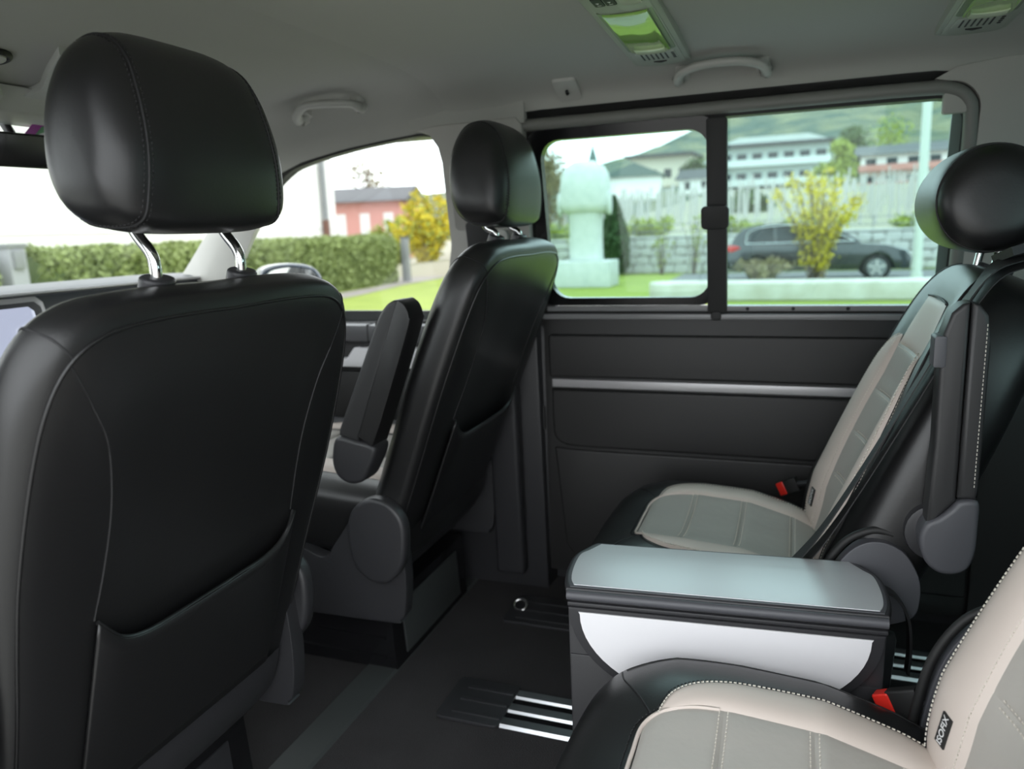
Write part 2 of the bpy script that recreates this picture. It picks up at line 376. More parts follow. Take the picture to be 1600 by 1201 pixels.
# ---- windscreen with header
ws = prism('window_3', [(.47, 0), (1.80, 0), (1.70, 1.), (.57, 1.)], 0, .004, lambda u, v, w: (-2.02+.60*v+w, u, .83+.385*v), CLEAR, None, 0)
tag(ws, 'clear windscreen beyond the dashboard', 'window', kind='structure')
hd = prism('trim_4', [(-1.46, 1.20), (-1.38, 1.212), (-1.33, 1.25), (-1.40, 1.262), (-1.46, 1.235)], .55, 1.72, lambda u, v, w: (u, w, v), TRIMW, None, .006)
tag(hd, 'pale plastic windscreen header under the headliner', 'roof trim', kind='structure')
# ---- left side (camera side): driver door, pillars; the sliding door is open
wl = empty('wall_left', (0, 0, 0), 'left body side with open sliding doorway', 'wall', kind='structure')
def LW(u, v, w): return (u, YL+.17*max(0, v-.73)+w, v)
plate('driver_door_frame', [(-1.66, .02), (-1.66, .86), (-1.5, 1.06), (-1.32, 1.175), (-1.1, 1.212), (-.88, 1.24), (-.74, 1.24), (-.74, .02)], [[tuple(p) for p in win]], LW, -.06, .0, PANEL, wl)
prism('driver_window', [tuple(p) for p in win], -.02, -.016, LW, CLEAR, wl, 0)
plate('rear_quarter', rrect(.42, .0, 2.0, 1.25, .02), [rrect(.55, .80, 1.85, 1.17, .05)], LW, -.06, .0, PANEL, wl)
prism('quarter_glass', rrect(.55, .80, 1.85, 1.17, .05), -.03, -.026, LW, TINT, wl, 0)
# ---- rear: tailgate with tinted glass
wb = empty('wall_rear', (0, 0, 0), 'dark tailgate behind the rear cabin', 'wall', kind='structure')
plate('tailgate', [(.36, 0), (1.95, 0), (1.95, 1.33), (.36, 1.33)], [rrect(.55, .80, 1.72, 1.2, .06)], lambda u, v, w: (2.0+w, u, v), 0, .05, PANEL, wb)
prism('tailgate_glass', rrect(.55, .80, 1.72, 1.2, .06), .02, .024, lambda u, v, w: (2.0+w, u, v), TINT, wb, 0)
# ---- bulkhead under the windscreen
wf = box('wall_front', -2.06, -2.0, .40, 1.92, -.05, .86, PLAS, None, 0)
tag(wf, 'dark bulkhead behind the dashboard', 'wall', kind='structure')

# ================================================================== DASHBOARD
dash = empty('dashboard', (-1.6, 1.13, 0), 'dark grey dashboard with central screen in silver surround', 'dashboard')
DP = cr([(-2.0, .80), (-1.95, .862), (-1.8, .874), (-1.62, .876), (-1.555, .872), (-1.532, .855), (-1.50, .78), (-1.49, .70), (-1.50, .60), (-1.56, .50), (-1.7, .44), (-2.0, .44)], 4, True)
prism('dash_body', [tuple(p) for p in DP], .43, 1.80, lambda u, v, w: (u+1.6, w-1.13, v), mat('dash_grey', (.085, .09, .098), .5, bump=(700, .2, 2, .0006)), dash, .01)
tsl = math.radians(14)
def DS(u, v, w):   # tilted console face: u lateral, v up, w toward cabin
    return (-1.497+1.6-math.sin(tsl)*(v-.70)*1.0+w*math.cos(tsl), u-1.13, v+w*math.sin(tsl))
prism('console_surround', [(.93, .70), (1.175, .70), (1.20, .735), (1.20, .846), (1.185, .860), (.93, .860)], -.02, .012, DS, ALU, dash, .005)
prism('console_frame', [(.93, .712), (1.168, .712), (1.186, .74), (1.186, .836), (1.175, .848), (.93, .848)], .01, .018, DS, PLAS, dash, .004)
SCR = mat('screen_sky_glow', (.02, .022, .03), .1, coat=.5, emit=(.62, .68, .88, .75))  # emission stands in for the bluish sky reflected in the screen glass
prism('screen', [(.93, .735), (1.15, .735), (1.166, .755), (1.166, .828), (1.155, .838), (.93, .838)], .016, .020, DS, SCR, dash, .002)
prism('dash_chrome_line', [(.44, .862), (1.78, .862), (1.78, .868), (.44, .868)], .0, .018, DS, ALU, dash, .002)
prism('lower_vent_bezel', [(.93, .64), (1.17, .64), (1.17, .69), (.93, .69)], -.005, .014, DS, ALU, dash, .004)
prism('lower_vent', [(.94, .647), (1.162, .647), (1.162, .683), (.94, .683)], .010, .017, DS, GLOSSB, dash, .002)

# ================================================================== CEILING FITTINGS
def lamp_console(x0, y1, label, length=.80):
    """roof console running across the van; ends at y1 on the right"""
    root = empty('roof_console', (x0, y1, 1.30), label, 'ceiling light', 'roof consoles')
    za, zb = ceil_z(x0, y1-.01), ceil_z(x0, y1-.42)-.001
    zs = lambda x, y: za+(zb-za)*min(1., max(0., -y/.42))-1.30
    def C(u, v, w): return (u, v, zs(u, v)-w)     # u along x, v along y (negative = inward), w downwards
    hw = .056
    tip = [(hw*.93*math.cos(t), -.012+.022*math.sin(t)) for t in np.linspace(0, math.pi, 9)]
    def strip(name, outl, w0, w1, m_, parent=root, bev=.002):   # subdivided along y so it hugs the ceiling curve
        return prism(name, outl, w0, w1, C, m_, parent, bev)
    fr = []
    N = 24
    R_ = [(hw, -length+length*k/N) for k in range(N)]+[(hw, -.012)]
    L_ = [(-hw, y) for _, y in reversed(R_)]
    strip('console_frame', R_+tip+L_, -.02, .008, mat('console_grey', (.34, .36, .31), .5))
    R2 = [(hw-.009, -length+.01+(length-.03)*k/N) for k in range(N+1)]
    ins = R2+[((hw-.009)*math.cos(t), -.02+.016*math.sin(t)) for t in np.linspace(.1, math.pi-.1, 7)]+[(-u, v) for u, v in reversed(R2)]
    strip('console_panel', ins, .006, .010, mat('console_panel_grey', (.36, .38, .33), .45), bev=.001)
    # lens with curved ends
    def seg(y0, y1_, h, bow0=.012, bow1=.012, n=8):
        o = [(h*math.cos(t), y1_+bow1*math.sin(t)) for t in np.linspace(0, math.pi, n)]
        o += [(-h*math.cos(t), y0+bow0*math.sin(t)) for t in np.linspace(0, math.pi, n)]
        return o
    recess = strip('lens_recess', seg(-.395, -.140, .044), .009, .0115, mat('lens_recess', (.16, .20, .13), .4), bev=.0)
    strip('lamp_lens', seg(-.390, -.146, .036), .011, .016, mat('lens_lawn_green', (.30, .55, .12), .12, coat=.6), recess, .003)  # green of the reflected lawn is put into the lens colour
    strip('lens_tip', seg(-.172, -.145, .028), .0155, .0185, mat('lens_clear_tip', (.62, .70, .50), .15), recess, .002)
    g1 = strip('finger_notch', [(-.016, -.130), (.016, -.130), (0, -.117)], .009, .012, RUBB, bev=0)
    strip('finger_notch', [(-.013, -.043), (.013, -.043), (0, -.033)], .009, .012, RUBB, bev=0)
    vent = strip('vent_panel', rrect(-.038, -.114, .038, -.056, .004), .009, .0115, mat('console_panel_grey', (.36, .38, .33), .45), bev=.001)
    for k in range(6): strip('vent_slot', [(-.028+k*.0092, -.108), (-.025+k*.0092, -.108), (-.025+k*.0092, -.064), (-.028+k*.0092, -.064)], .0105, .0122, RUBB, vent, 0)
    for k in range(4): strip('vent_dot', rrect(.030, -.108+k*.012, .036, -.101+k*.012, .0015), .0105, .0122, RUBB, vent, 0)
    for k in range(2):
        sw = strip('switch', rrect(-.036+k*.018, -.472, -.020+k*.018, -.430, .003), .009, .0125, RUBB, bev=.001)
        strip('switch_mark', [(-.031+k*.018, -.452), (-.026+k*.018, -.452), (-.0285+k*.018, -.444)], .0123, .0129, TRIMW, sw, 0)
        strip('switch_mark', [(-.031+k*.018, -.437), (-.025+k*.018, -.437), (-.025+k*.018, -.4388), (-.031+k*.018, -.4388)], .0123, .0129, TRIMW, sw, 0)
    strip('reading_spot', [(u+.02, v) for u, v in seg(-.49, -.43, .016, .01, .01)], .009, .013, mat('spot_grey', (.45, .42, .42), .3), bev=.001)
    return root
lamp_console(-.265, 1.668, 'roof console with lawn-reflection green lens and slotted vent before the coat hook')
lamp_console(.282, 1.678, 'roof console over the rear seats, no coat hook beside it')
def grab(name_label, x0, x1, y, drop, m_):
    root = empty('grab_handle', ((x0+x1)/2, y, ceil_z((x0+x1)/2, y)), name_label, 'handle', 'roof grab handles')
    cx = (x0+x1)/2; L = (x1-x0)/2; zc = lambda x, yy: ceil_z(cx+x, y+yy)-ceil_z(cx, y)
    dz = lambda x, yy: zc(x, yy)-.012
    pts = [(-L+.008, .012, dz(-L, .012)+.004), (-L+.004, -.004, dz(-L, 0)-.010), (-L*.86, -.030, dz(-L, -.03)-.010), (-L*.5, -.047, dz(0, -.047)-.006), (0, -.052, dz(0, -.052)-.005), (L*.5, -.047, dz(0, -.047)-.006), (L*.86, -.030, dz(L, -.03)-.010), (L-.004, -.004, dz(L, 0)-.010), (L-.008, .012, dz(L, .012)+.004)]
    loops = []
    P = cr(pts, 6); N = len(P)
    for i, p in enumerate(P):
        t = P[min(i+1, N-1)]-P[max(i-1, 0)]; t /= np.linalg.norm(t); n = np.cross(t, (0, 1, 0)); n /= np.linalg.norm(n); b = np.cross(t, n)
        k = abs(i/(N-1)-.5)*2; ra = .0085+.004*k**3; rb = .012+.006*k**4
        loops.append([p+n*ra*math.cos(a)+b*rb*math.sin(a) for a in np.linspace(0, 2*math.pi, 13)[:-1]])
    loft('grip', loops, m_, root, True, sharp=0)
    for s in (-1, 1): prism('mount', rrect(s*(L-.012)-.014, -.014, s*(L-.012)+.014, .02, .008), -.004, .012, lambda u, v, w: (u, v, zc(u, v)-w), m_, root, .003)
    return root
gm = mat('handle_grey', (.44, .44, .41), .45)
grab('grey roof grab handle above the sliding door window', -.245, -.062, 1.712, .026, gm)
grab('grey roof grab handle above the front passenger window', -1.142, -.968, 1.655, .028, gm)
hk = empty('coat_hook', (-.488, 1.725, ceil_z(-.488, 1.725)), 'small square grey coat hook plate on the headliner', 'hook')
hz = lambda u, v: ceil_z(-.488+u, 1.725+v)-ceil_z(-.488, 1.725)
prism('hook_plate', rrect(-.027, -.03, .027, .032, .008), -.004, .007, lambda u, v, w: (u, v, hz(u, v)-w), gm, hk, .003)
prism('hook_hole', rrect(-.009, -.009, .009, .011, .008), .005, .0085, lambda u, v, w: (u, v, hz(u, v)-w), RUBB, hk, 0)
tube('hook_peg', [(0, .012, hz(0, .012)-.006), (0, .004, hz(0, 0)-.018), (.002, -.008, hz(0, 0)-.014)], .0035, RUBB, hk)
# sun visors and overhead tray
for (y0, y1), lb_ in (((1.255, 1.62), 'pale grey sun visor over the passenger side of the windscreen'), ((.62, 1.02), 'pale grey sun visor over the driver side of the windscreen')):
    sv = empty('sun_visor', (-1.36, (y0+y1)/2, 1.24), lb_, 'sun visor')
    cy = (y0+y1)/2
    prism('visor_pad', rrect(y0-cy, -.20, y1-cy, 0., .03), 0, .018, lambda u, v, w: (.06+v*.62+w*.15, u, .005+v*.26-w), mat('visor_grey', (.50, .51, .49), .6), sv, .005)
    tube('visor_hinge', [(.055, y0-cy+.02, .008), (.055, y1-cy-.02, .008)], .006, TRIMW, sv)
ot = empty('overhead_console', (-1.30, 1.135, 1.25), 'pale grey flared overhead console in front of the headliner', 'roof console')
lo = [(-1.147, -.132), (-1.235, -.085), (-1.31, -.040), (-1.335, -.040), (-1.38, -.073), (-1.44, -.10)]
lo = lo+[(x, -y) for x, y in reversed(lo)]
OC = lambda u, v, w: (u, v, mid_z(u-1.30)-1.25-w)
prism('console_shell', [(x+1.30, y) for x, y in lo], -.012, .014, OC, mat('overhead_grey', (.48, .49, .46), .55), ot, .004)
prism('reading_light', rrect(-.115, -.03, -.07, .03, .01), .013, .017, OC, mat('spot_grey', (.45, .42, .42), .3), ot, .002)
cap_ = empty('ceiling_cap', (-1.235, .945, ceil_z(-1.235, .945)), 'small round grey cap with dark rim on the front headliner', 'cap')
prism('cap_disc', [(.026*math.cos(t), .026*math.sin(t)) for t in np.linspace(0, 2*math.pi, 25)[:-1]], -.004, .010, lambda u, v, w: (u, v, ceil_z(-1.235+u, .945+v)-ceil_z(-1.235, .945)-w), gm, cap_, .004)
tube('cap_rim', [(.030*math.cos(t), .030*math.sin(t), ceil_z(-1.235+.03*math.cos(t), .945+.03*math.sin(t))-ceil_z(-1.235, .945)-.004) for t in np.linspace(0, 2*math.pi, 25)[:-1]], .005, RUBB, cap_, 8, True)
# rear-view mirror
rv = empty('rear_view_mirror', (-1.42, 1.13, 1.152), 'black rear-view mirror hanging at the windscreen', 'mirror'); rv.rotation_euler = (0, math.radians(8), math.radians(-6))
prism('mirror_housing', rrect(-.115, -.035, .085, .030, .022), -.02, .006, lambda u, v, w: (w, u, v), RUBB, rv, .006)
prism('mirror_glass', rrect(-.110, -.030, .080, .026, .019), .005, .008, lambda u, v, w: (w, u, v), mat('mirror', (.9, .9, .9), .02, metal=1), rv, 0)
tube('mirror_stem', [(-.02, 0, .01), (-.06, .0, .05), (-.09, 0, .075)], .009, RUBB, rv)
sk = empty('windscreen_sticker', (-1.468, 1.212, 1.186), 'purple, green and white toll sticker on the windscreen', 'sticker')
SK = lambda u, v, w: (v*.60/.713+w, u, v*.385/.713)
prism('sticker_sheet', rrect(-.045, -.02, .030, .035, .004), .006, .007, SK, mat('sticker_purple', (.35, .02, .30), .5), sk, 0)
prism('sticker_green', [(-.022, -.02), (.012, -.02), (.012, .03), (-.022, .03)], .007, .0075, SK, mat('sticker_green', (.10, .30, .12), .5), sk, 0)
prism('sticker_white', [(.006*math.cos(t)*2-.005, .008*math.sin(t)*1.6) for t in np.linspace(0, 2*math.pi, 14)[:-1]], .0075, .008, SK, PINK, sk, 0)
# door mirror outside
dm = empty('door_mirror', (-1.46, 2.0, .80), 'dark blue exterior mirror outside the front passenger window', 'mirror')
DMo = cr([(-.09, .02), (-.095, .06), (-.07, .082), (0, .088), (.06, .075), (.085, .045), (.088, .01), (.07, -.10), (0, -.12), (-.07, -.10)], 4, True)
DMf = lambda u, v, w: (u*.75+w*.8+.0, u*.65-w*.6, v)
prism('mirror_housing', [tuple(p) for p in DMo], -.07, .02, DMf, mat('car_blue_black', (.02, .035, .06), .15, coat=1.), dm, .02, 3)
prism('mirror_glass', [tuple(np.array(p)*.86) for p in DMo], .016, .022, DMf, mat('mirror', (.9, .9, .9), .02, metal=1), dm, 0)
prism('mirror_arm', [(-.03, -.1), (.03, -.1), (.03, -.16), (-.03, -.16)], -.02, .02, lambda u, v, w: (u-.03, -.04+w*2, v), RUBB, dm, .005)

# ================================================================== FLOOR RAILS
def floor_rail(y0, x_cover, x_start, x_end, label):
    root = empty('floor_rail', (x_start, y0, 0), label, 'floor rail', 'floor rails')
    L = x_end-x_start
    for k in range(3):
        yy = k*.0475
        rb = prism('rail_rib', [(yy, .001), (yy+.0045, .007), (yy+.026, .007), (yy+.030, .001)], 0, L, lambda u, v, w: (w, u, v), SILV, root, 0)
        if k < 2: prism('rail_slot', [(yy+.030, .0005), (yy+.0475, .0005), (yy+.0475, .003), (yy+.030, .003)], 0, L, lambda u, v, w: (w, u, v), GLOSSB, root, 0)
    cv = prism('rail_cover', rrect(x_cover-x_start, -.008, .0, .133, .012), .0005, .008, lambda u, v, w: (u, v, w), PLAS, root, .002)
    for k in range(3): prism('cover_ridge', [(x_cover-x_start+.03, .012+k*.042), (-.004, .012+k*.042), (-.004, .022+k*.042), (x_cover-x_start+.03, .022+k*.042)], .007, .010, lambda u, v, w: (u, v, w), PLAS, cv, .001)
    return root
floor_rail(1.237, -.655, -.518, .9, 'silver floor rail with black end cover under the folding table')
fr2 = floor_rail(1.632, -.66, -.35, .95, 'silver floor rail under the seat by the sliding door')
tube('lashing_ring', [(-.285+.017*math.cos(t), .075+.012*math.sin(t)-.01, .012+.010*math.sin(t)+.003) for t in np.linspace(0, 2*math.pi, 18)[:-1]], .0035, CHROME, fr2, 8, True)
# ================================================================== FRONT SEATS
def headrest(root, M, prof, A, q, taper, b0, hh, mt, seam_k=.93, nm='headrest', stitch=True):
    """loft across the seat; prof = closed (c,b) polygon; ends rounded with superellipse exponent q"""
    prof = np.array(cr(prof, 5, True)); cen = prof.mean(0); loops = []; NS = 34
    def ring(ph):
        k = max(math.cos(ph), 0.)**(2/q); a = A*math.copysign(abs(math.sin(ph))**(2/q), ph)
        out = []
        for p in prof:
            c, b = cen+(p-cen)*max(k, .002); out.append(M(a*(1-taper*(b-b0)/hh), b, c))
        return out
    for i in range(NS+1):
        loops.append(ring(-math.pi/2+math.pi*i/NS))
    h = loft(nm, loops, mt, root, False, sharp=0)
    ph = math.acos(seam_k**(q/2))
    for s in (-1, 1):
        tube('headrest_seam', [Vector(p) for p in ring(s*ph)], .0016, THB, h, 6, True)
        if stitch:
            r1 = ring(s*(ph+.06)); r2 = ring(s*(ph-.05))
            stitches('headrest_stitching', r1+[r1[0]], THB, h, r=.0010); stitches('headrest_stitching', r2+[r2[0]], THB, h, r=.0009)
    return h
def front_seat(label, ox, oz, yc, tilt, arm, hr_rise):
    t = math.radians(tilt); sn, cs = math.sin(t), math.cos(t)
    root = empty('front_seat', (ox, yc, 0), label, 'car seat')
    M = lambda a, b, c: Vector((b*sn+c*cs, a, oz+b*cs-c*sn))
    half = [(0, .598), (.08, .599), (.155, .597), (.207, .589), (.245, .564), (.267, .517), (.278, .44), (.282, .33), (.278, .24), (.271, .14), (.266, .02), (.264, -.08), (.25, -.15), (.2, -.175), (.1, -.18), (0, -.18)]
    def er(a, b): return -.010*math.exp(-((a)/.16)**4)*math.exp(-((b-.33)/.22)**4)     # slight hollow of the back panel
    def ef(a, b): return .03*math.exp(-(a/.14)**4)
    P = Pillow(half, (0, .25), .080, .05, 2.3, 5.0, ef, er)
    Mm = lambda a, b, c: M(a, b, c-.05)
    back = P.build('backrest', Mm, BLK, root, 18)
    rear = lambda a, b: P.rear(a, b)
    onr = lambda a, b, d=0: Mm(a, b, rear(a, b)+d)
    # piping round the back panel
    o = P.out; ring = [(P.c+(q-P.c)*.945) for q in o]
    ring = [q for q in ring]
    tube('back_piping', [onr(*q, .0005) for q in ring], .0020, BLK, back, 6, True)
    # inner seams
    for s in (-1, 1):
        ins = cr([(s*.231, .548), (s*.206, .50), (s*.184, .452), (s*.172, .379), (s*.172, .308), (s*.178, .236)], 6)
        tube('panel_seam', [onr(*q, .0003) for q in ins], .0013, THB, back, 6)
        th = math.atan2(.55-.25, s*.225); d = np.array((math.cos(th), math.sin(th))); R = np.interp(th, P.th, P.R, period=2*math.pi)
        pts = [Mm(*(P.c+d*R*k), P.rear(*(P.c+d*R*k))) for k in (.945, .97, .99, .998)]+[Mm(*(P.c+d*R*k), P.front(*(P.c+d*R*k))) for k in (.998, .985, .95, .9)]
        tube('shoulder_seam', cr(pts, 4), .0013, THB, back, 6)
    # map pocket: hangs off the back panel with a scooped top and a sewn hem
    topc = cr([(-.178, .236), (-.15, .205), (-.11, .190), (-.05, .186), (.05, .186), (.11, .190), (.15, .205), (.178, .236)], 5)
    NV = 14; G = []
    for q in topc:
        a = q[0]; row = []
        for j in range(NV):
            v = j/(NV-1); b = -.045+(q[1]+.045)*v; e = 1-abs(a/.178)**8
            row.append(onr(a, b, .003+.014*v**1.5*e+.002))
        G.append(row)
    pk = grid('map_pocket', G, BLK, root, sharp=0)
    sm = pk.modifiers.new('thickness', 'SOLIDIFY'); sm.thickness = .004; sm.offset = -1
    tube('pocket_lip', [onr(q[0], q[1], .005+.014*(1-abs(q[0]/.178)**8)) for q in topc], .0028, BLK, pk, 6)
    hem = [onr(q[0], q[1]-.036, .0062+.0105*(1-abs(q[0]/.178)**8)) for q in topc]
    tube('pocket_hem', hem, .0011, THB, pk, 6)
    # lower back cover
    G = []
    for i in range(21):
        a = -.225+.45*i/20; row = []
        for j in range(8):
            b = -.05-.11*j/7; row.append(onr(a, b, .004+.004*math.sin(math.pi*j/7)))
        G.append(row)
    grid('lower_back_cover', G, PLAS, root, sharp=0)
    # headrest and posts: the headrest stands upright on its posts
    pb = M(0, .592, -.073); rise = hr_rise
    HM = lambda a, b, c: Vector((pb.x+c, a, pb.z+rise+b))
    prof = [(.046, .03), (.050, .085), (.040, .145), (.022, .190), (-.012, .212), (-.050, .204), (-.078, .160), (-.087, .100), (-.079, .045), (-.052, .008), (-.004, -.002), (.034, .004)]
    headrest(root, HM, prof, .140, 4.0, .09, .10, .1, BLK, .92)
    for s in (-1, 1):
        pp_ = [HM(s*.071, -rise-.03, .0), HM(s*.071, -rise, .0), HM(s*.071, -.62*rise, .001), HM(s*.071, -.35*rise, -.004), HM(s*.071, .0, -.020), HM(s*.071, .03, -.035)]
        tube('headrest_post', cr(pp_, 6), .0068, CHROME, root, 12)
        g = prism('post_guide', [(s*.071+.0225*math.cos(k), .016*math.sin(k)) for k in np.linspace(0, 2*math.pi, 21)[:-1]], .580, .602, lambda u, v, w: M(u, w, v-.073), PLAS, root, .005, 3)
    # cushion
    halfc = [(0, -.53), (.12, -.525), (.20, -.50), (.245, -.44), (.255, -.3), (.25, -.12), (.235, -.03), (.15, .0), (0, .0)]
    hx = lambda x: .085-(.5+x)*.02-.06*max(0, x+.25)
    PC = Pillow([(a, b) for a, b in halfc], (0, -.26), .12, .07, 5, 4, None, lambda a, b: -.015*math.exp(-(a/.12)**4))
    Mc = lambda a, b, c: Vector((b, a, .385+hx(b)-.07+c))
    cu = PC.build('cushion', Mc, BLK, root, 12)
    up_ = lambda a, b: PC.rear(a, b)
    for k, (x0, x1) in enumerate(((-.47, -.37), (-.365, -.27), (-.265, -.17), (-.165, -.06))):
        patch('cushion_panel', [(-.12, x0), (-.12, x1)], [(.12, x0), (.12, x1)], up_, Mc, GREY, root, .008)
    for s in (-1, 1):
        patch('cushion_bolster', [(s*.125, -.46), (s*.125, -.06)], [(s*.15, -.46), (s*.19, -.3), (s*.185, -.06)], up_, Mc, CREAM, root, .008)
    # plastic seat side, pivot cover and box
    for s in (-1, 1):
        sv = [(-.50, .20), (-.50, .30), (-.42, .345), (-.30, .33), (-.20, .29), (-.16, .33), (-.10, .40), (-.02, .40), (.0, .30), (-.005, .20), (-.02, .17), (-.06, .16), (-.42, .16)]
        prism('seat_side', [tuple(p) for p in cr(sv, 4, True)], s*.235, s*.268, lambda u, v, w: (u, w, v), PLAS, root, .008, 3)
        pc = [(-.105, .31), (-.110, .37), (-.095, .415), (-.055, .442), (-.010, .435), (.020, .40), (.022, .345), (.008, .295), (-.025, .262), (-.065, .262), (-.095, .285)]
        prism('pivot_cover', [tuple(p) for p in cr(pc, 4, True)], s*.262, s*.293, lambda u, v, w: (u-.005, w, v), PLAS, root, .010, 3)
    bx = prism('seat_box', [(-.50, -.20), (-.075, -.20), (-.075, .20), (-.50, .20)], 0., .165, lambda u, v, w: (u-(w*.06 if u > -.2 else 0), v*(1-.2*w*.3), w), GLOSSB, root, .008)
    for k in range(3):
        for s in (-1, 1):
            prism('box_ridge', [(-.45, .028+k*.045), (-.10, .028+k*.045), (-.10, .034+k*.045), (-.45, .034+k*.045)], .198, .203, lambda u, v, w: (u, s*w, v), GLOSSB, bx, .001)
    prism('box_panel', [(-.15, .02), (.15, .02), (.15, .14), (-.15, .14)], -.082, -.072, lambda u, v, w: (w-v*.06, u, v), STRIPM if arm else PLAS, bx, .002)  # passenger panel paler: teal window light put into its colour
    if arm:
        s = -1; ay = -.262
        ar = [(.045*math.cos(k)*.92, .045*math.sin(k)) for k in np.linspace(math.pi*1.02, 2*math.pi-.02, 10)]
        base = empty  # (the armrest is a part with sub-parts)
        # local frame of the raised armrest: v along its length
        p0 = np.array((-.075, .525)); p1 = np.array((.052, .845)); dv = (p1-p0)/np.linalg.norm(p1-p0); du = np.array((dv[1], -dv[0])); Lr = np.linalg.norm(p1-p0)
        def AM(u, v, w):
            q = p0+du*u+dv*v; return (q[0], w, q[1])
        body = [(-.048, .02), (-.046, .06), (-.036, .20), (-.030, Lr-.05), (-.020, Lr-.02), (.0, Lr-.006), (.0, .06), (.042, .05), (.044, .0)]
        oc_ = [tuple(p) for p in ar]
        a_o = prism('armrest', [(.0, .045), (.0, Lr-.002)]+[tuple(p) for p in cr([(-.010, Lr-.006), (-.022, Lr-.022), (-.030, Lr-.055), (-.036, .20), (-.046, .05)], 5)]+[(-.043, .04)], ay-.052, ay-.002, AM, BLK2, root, .010, 3)
        prism('armrest_pad', [(.0, .058), (.034, .052)]+[tuple(p) for p in cr([(.036, .1), (.036, Lr-.05), (.031, Lr-.022), (.018, Lr-.006), (.004, Lr-.001)], 5)]+[(.0, Lr-.001)], ay-.056, ay+.004, AM, BLK, a_o, .010, 3)
        cap = cr([(-.046, .035), (-.044, -.01), (-.025, -.040), (.005, -.046), (.032, -.03), (.040, .0), (.040, .05), (.0, .048)], 5, True)
        prism('armrest_pivot', [tuple(p) for p in cap], ay-.056, ay+.004, AM, PLAS, a_o, .010, 3)
        for v in (Lr-.07, Lr-.105): prism('armrest_button', [(-.040, v), (-.030, v), (-.030, v+.008), (-.040, v+.008)], ay-.035, ay-.02, AM, RUBB, a_o, .001)
    return root
front_seat('black leather driver seat, back toward the open side door', -.7854, .3294, .742, 18, False, .058)
front_seat('black leather front passenger seat with raised armrest, beside the B-pillar', -.732, .367, 1.555, 22, True, .026)

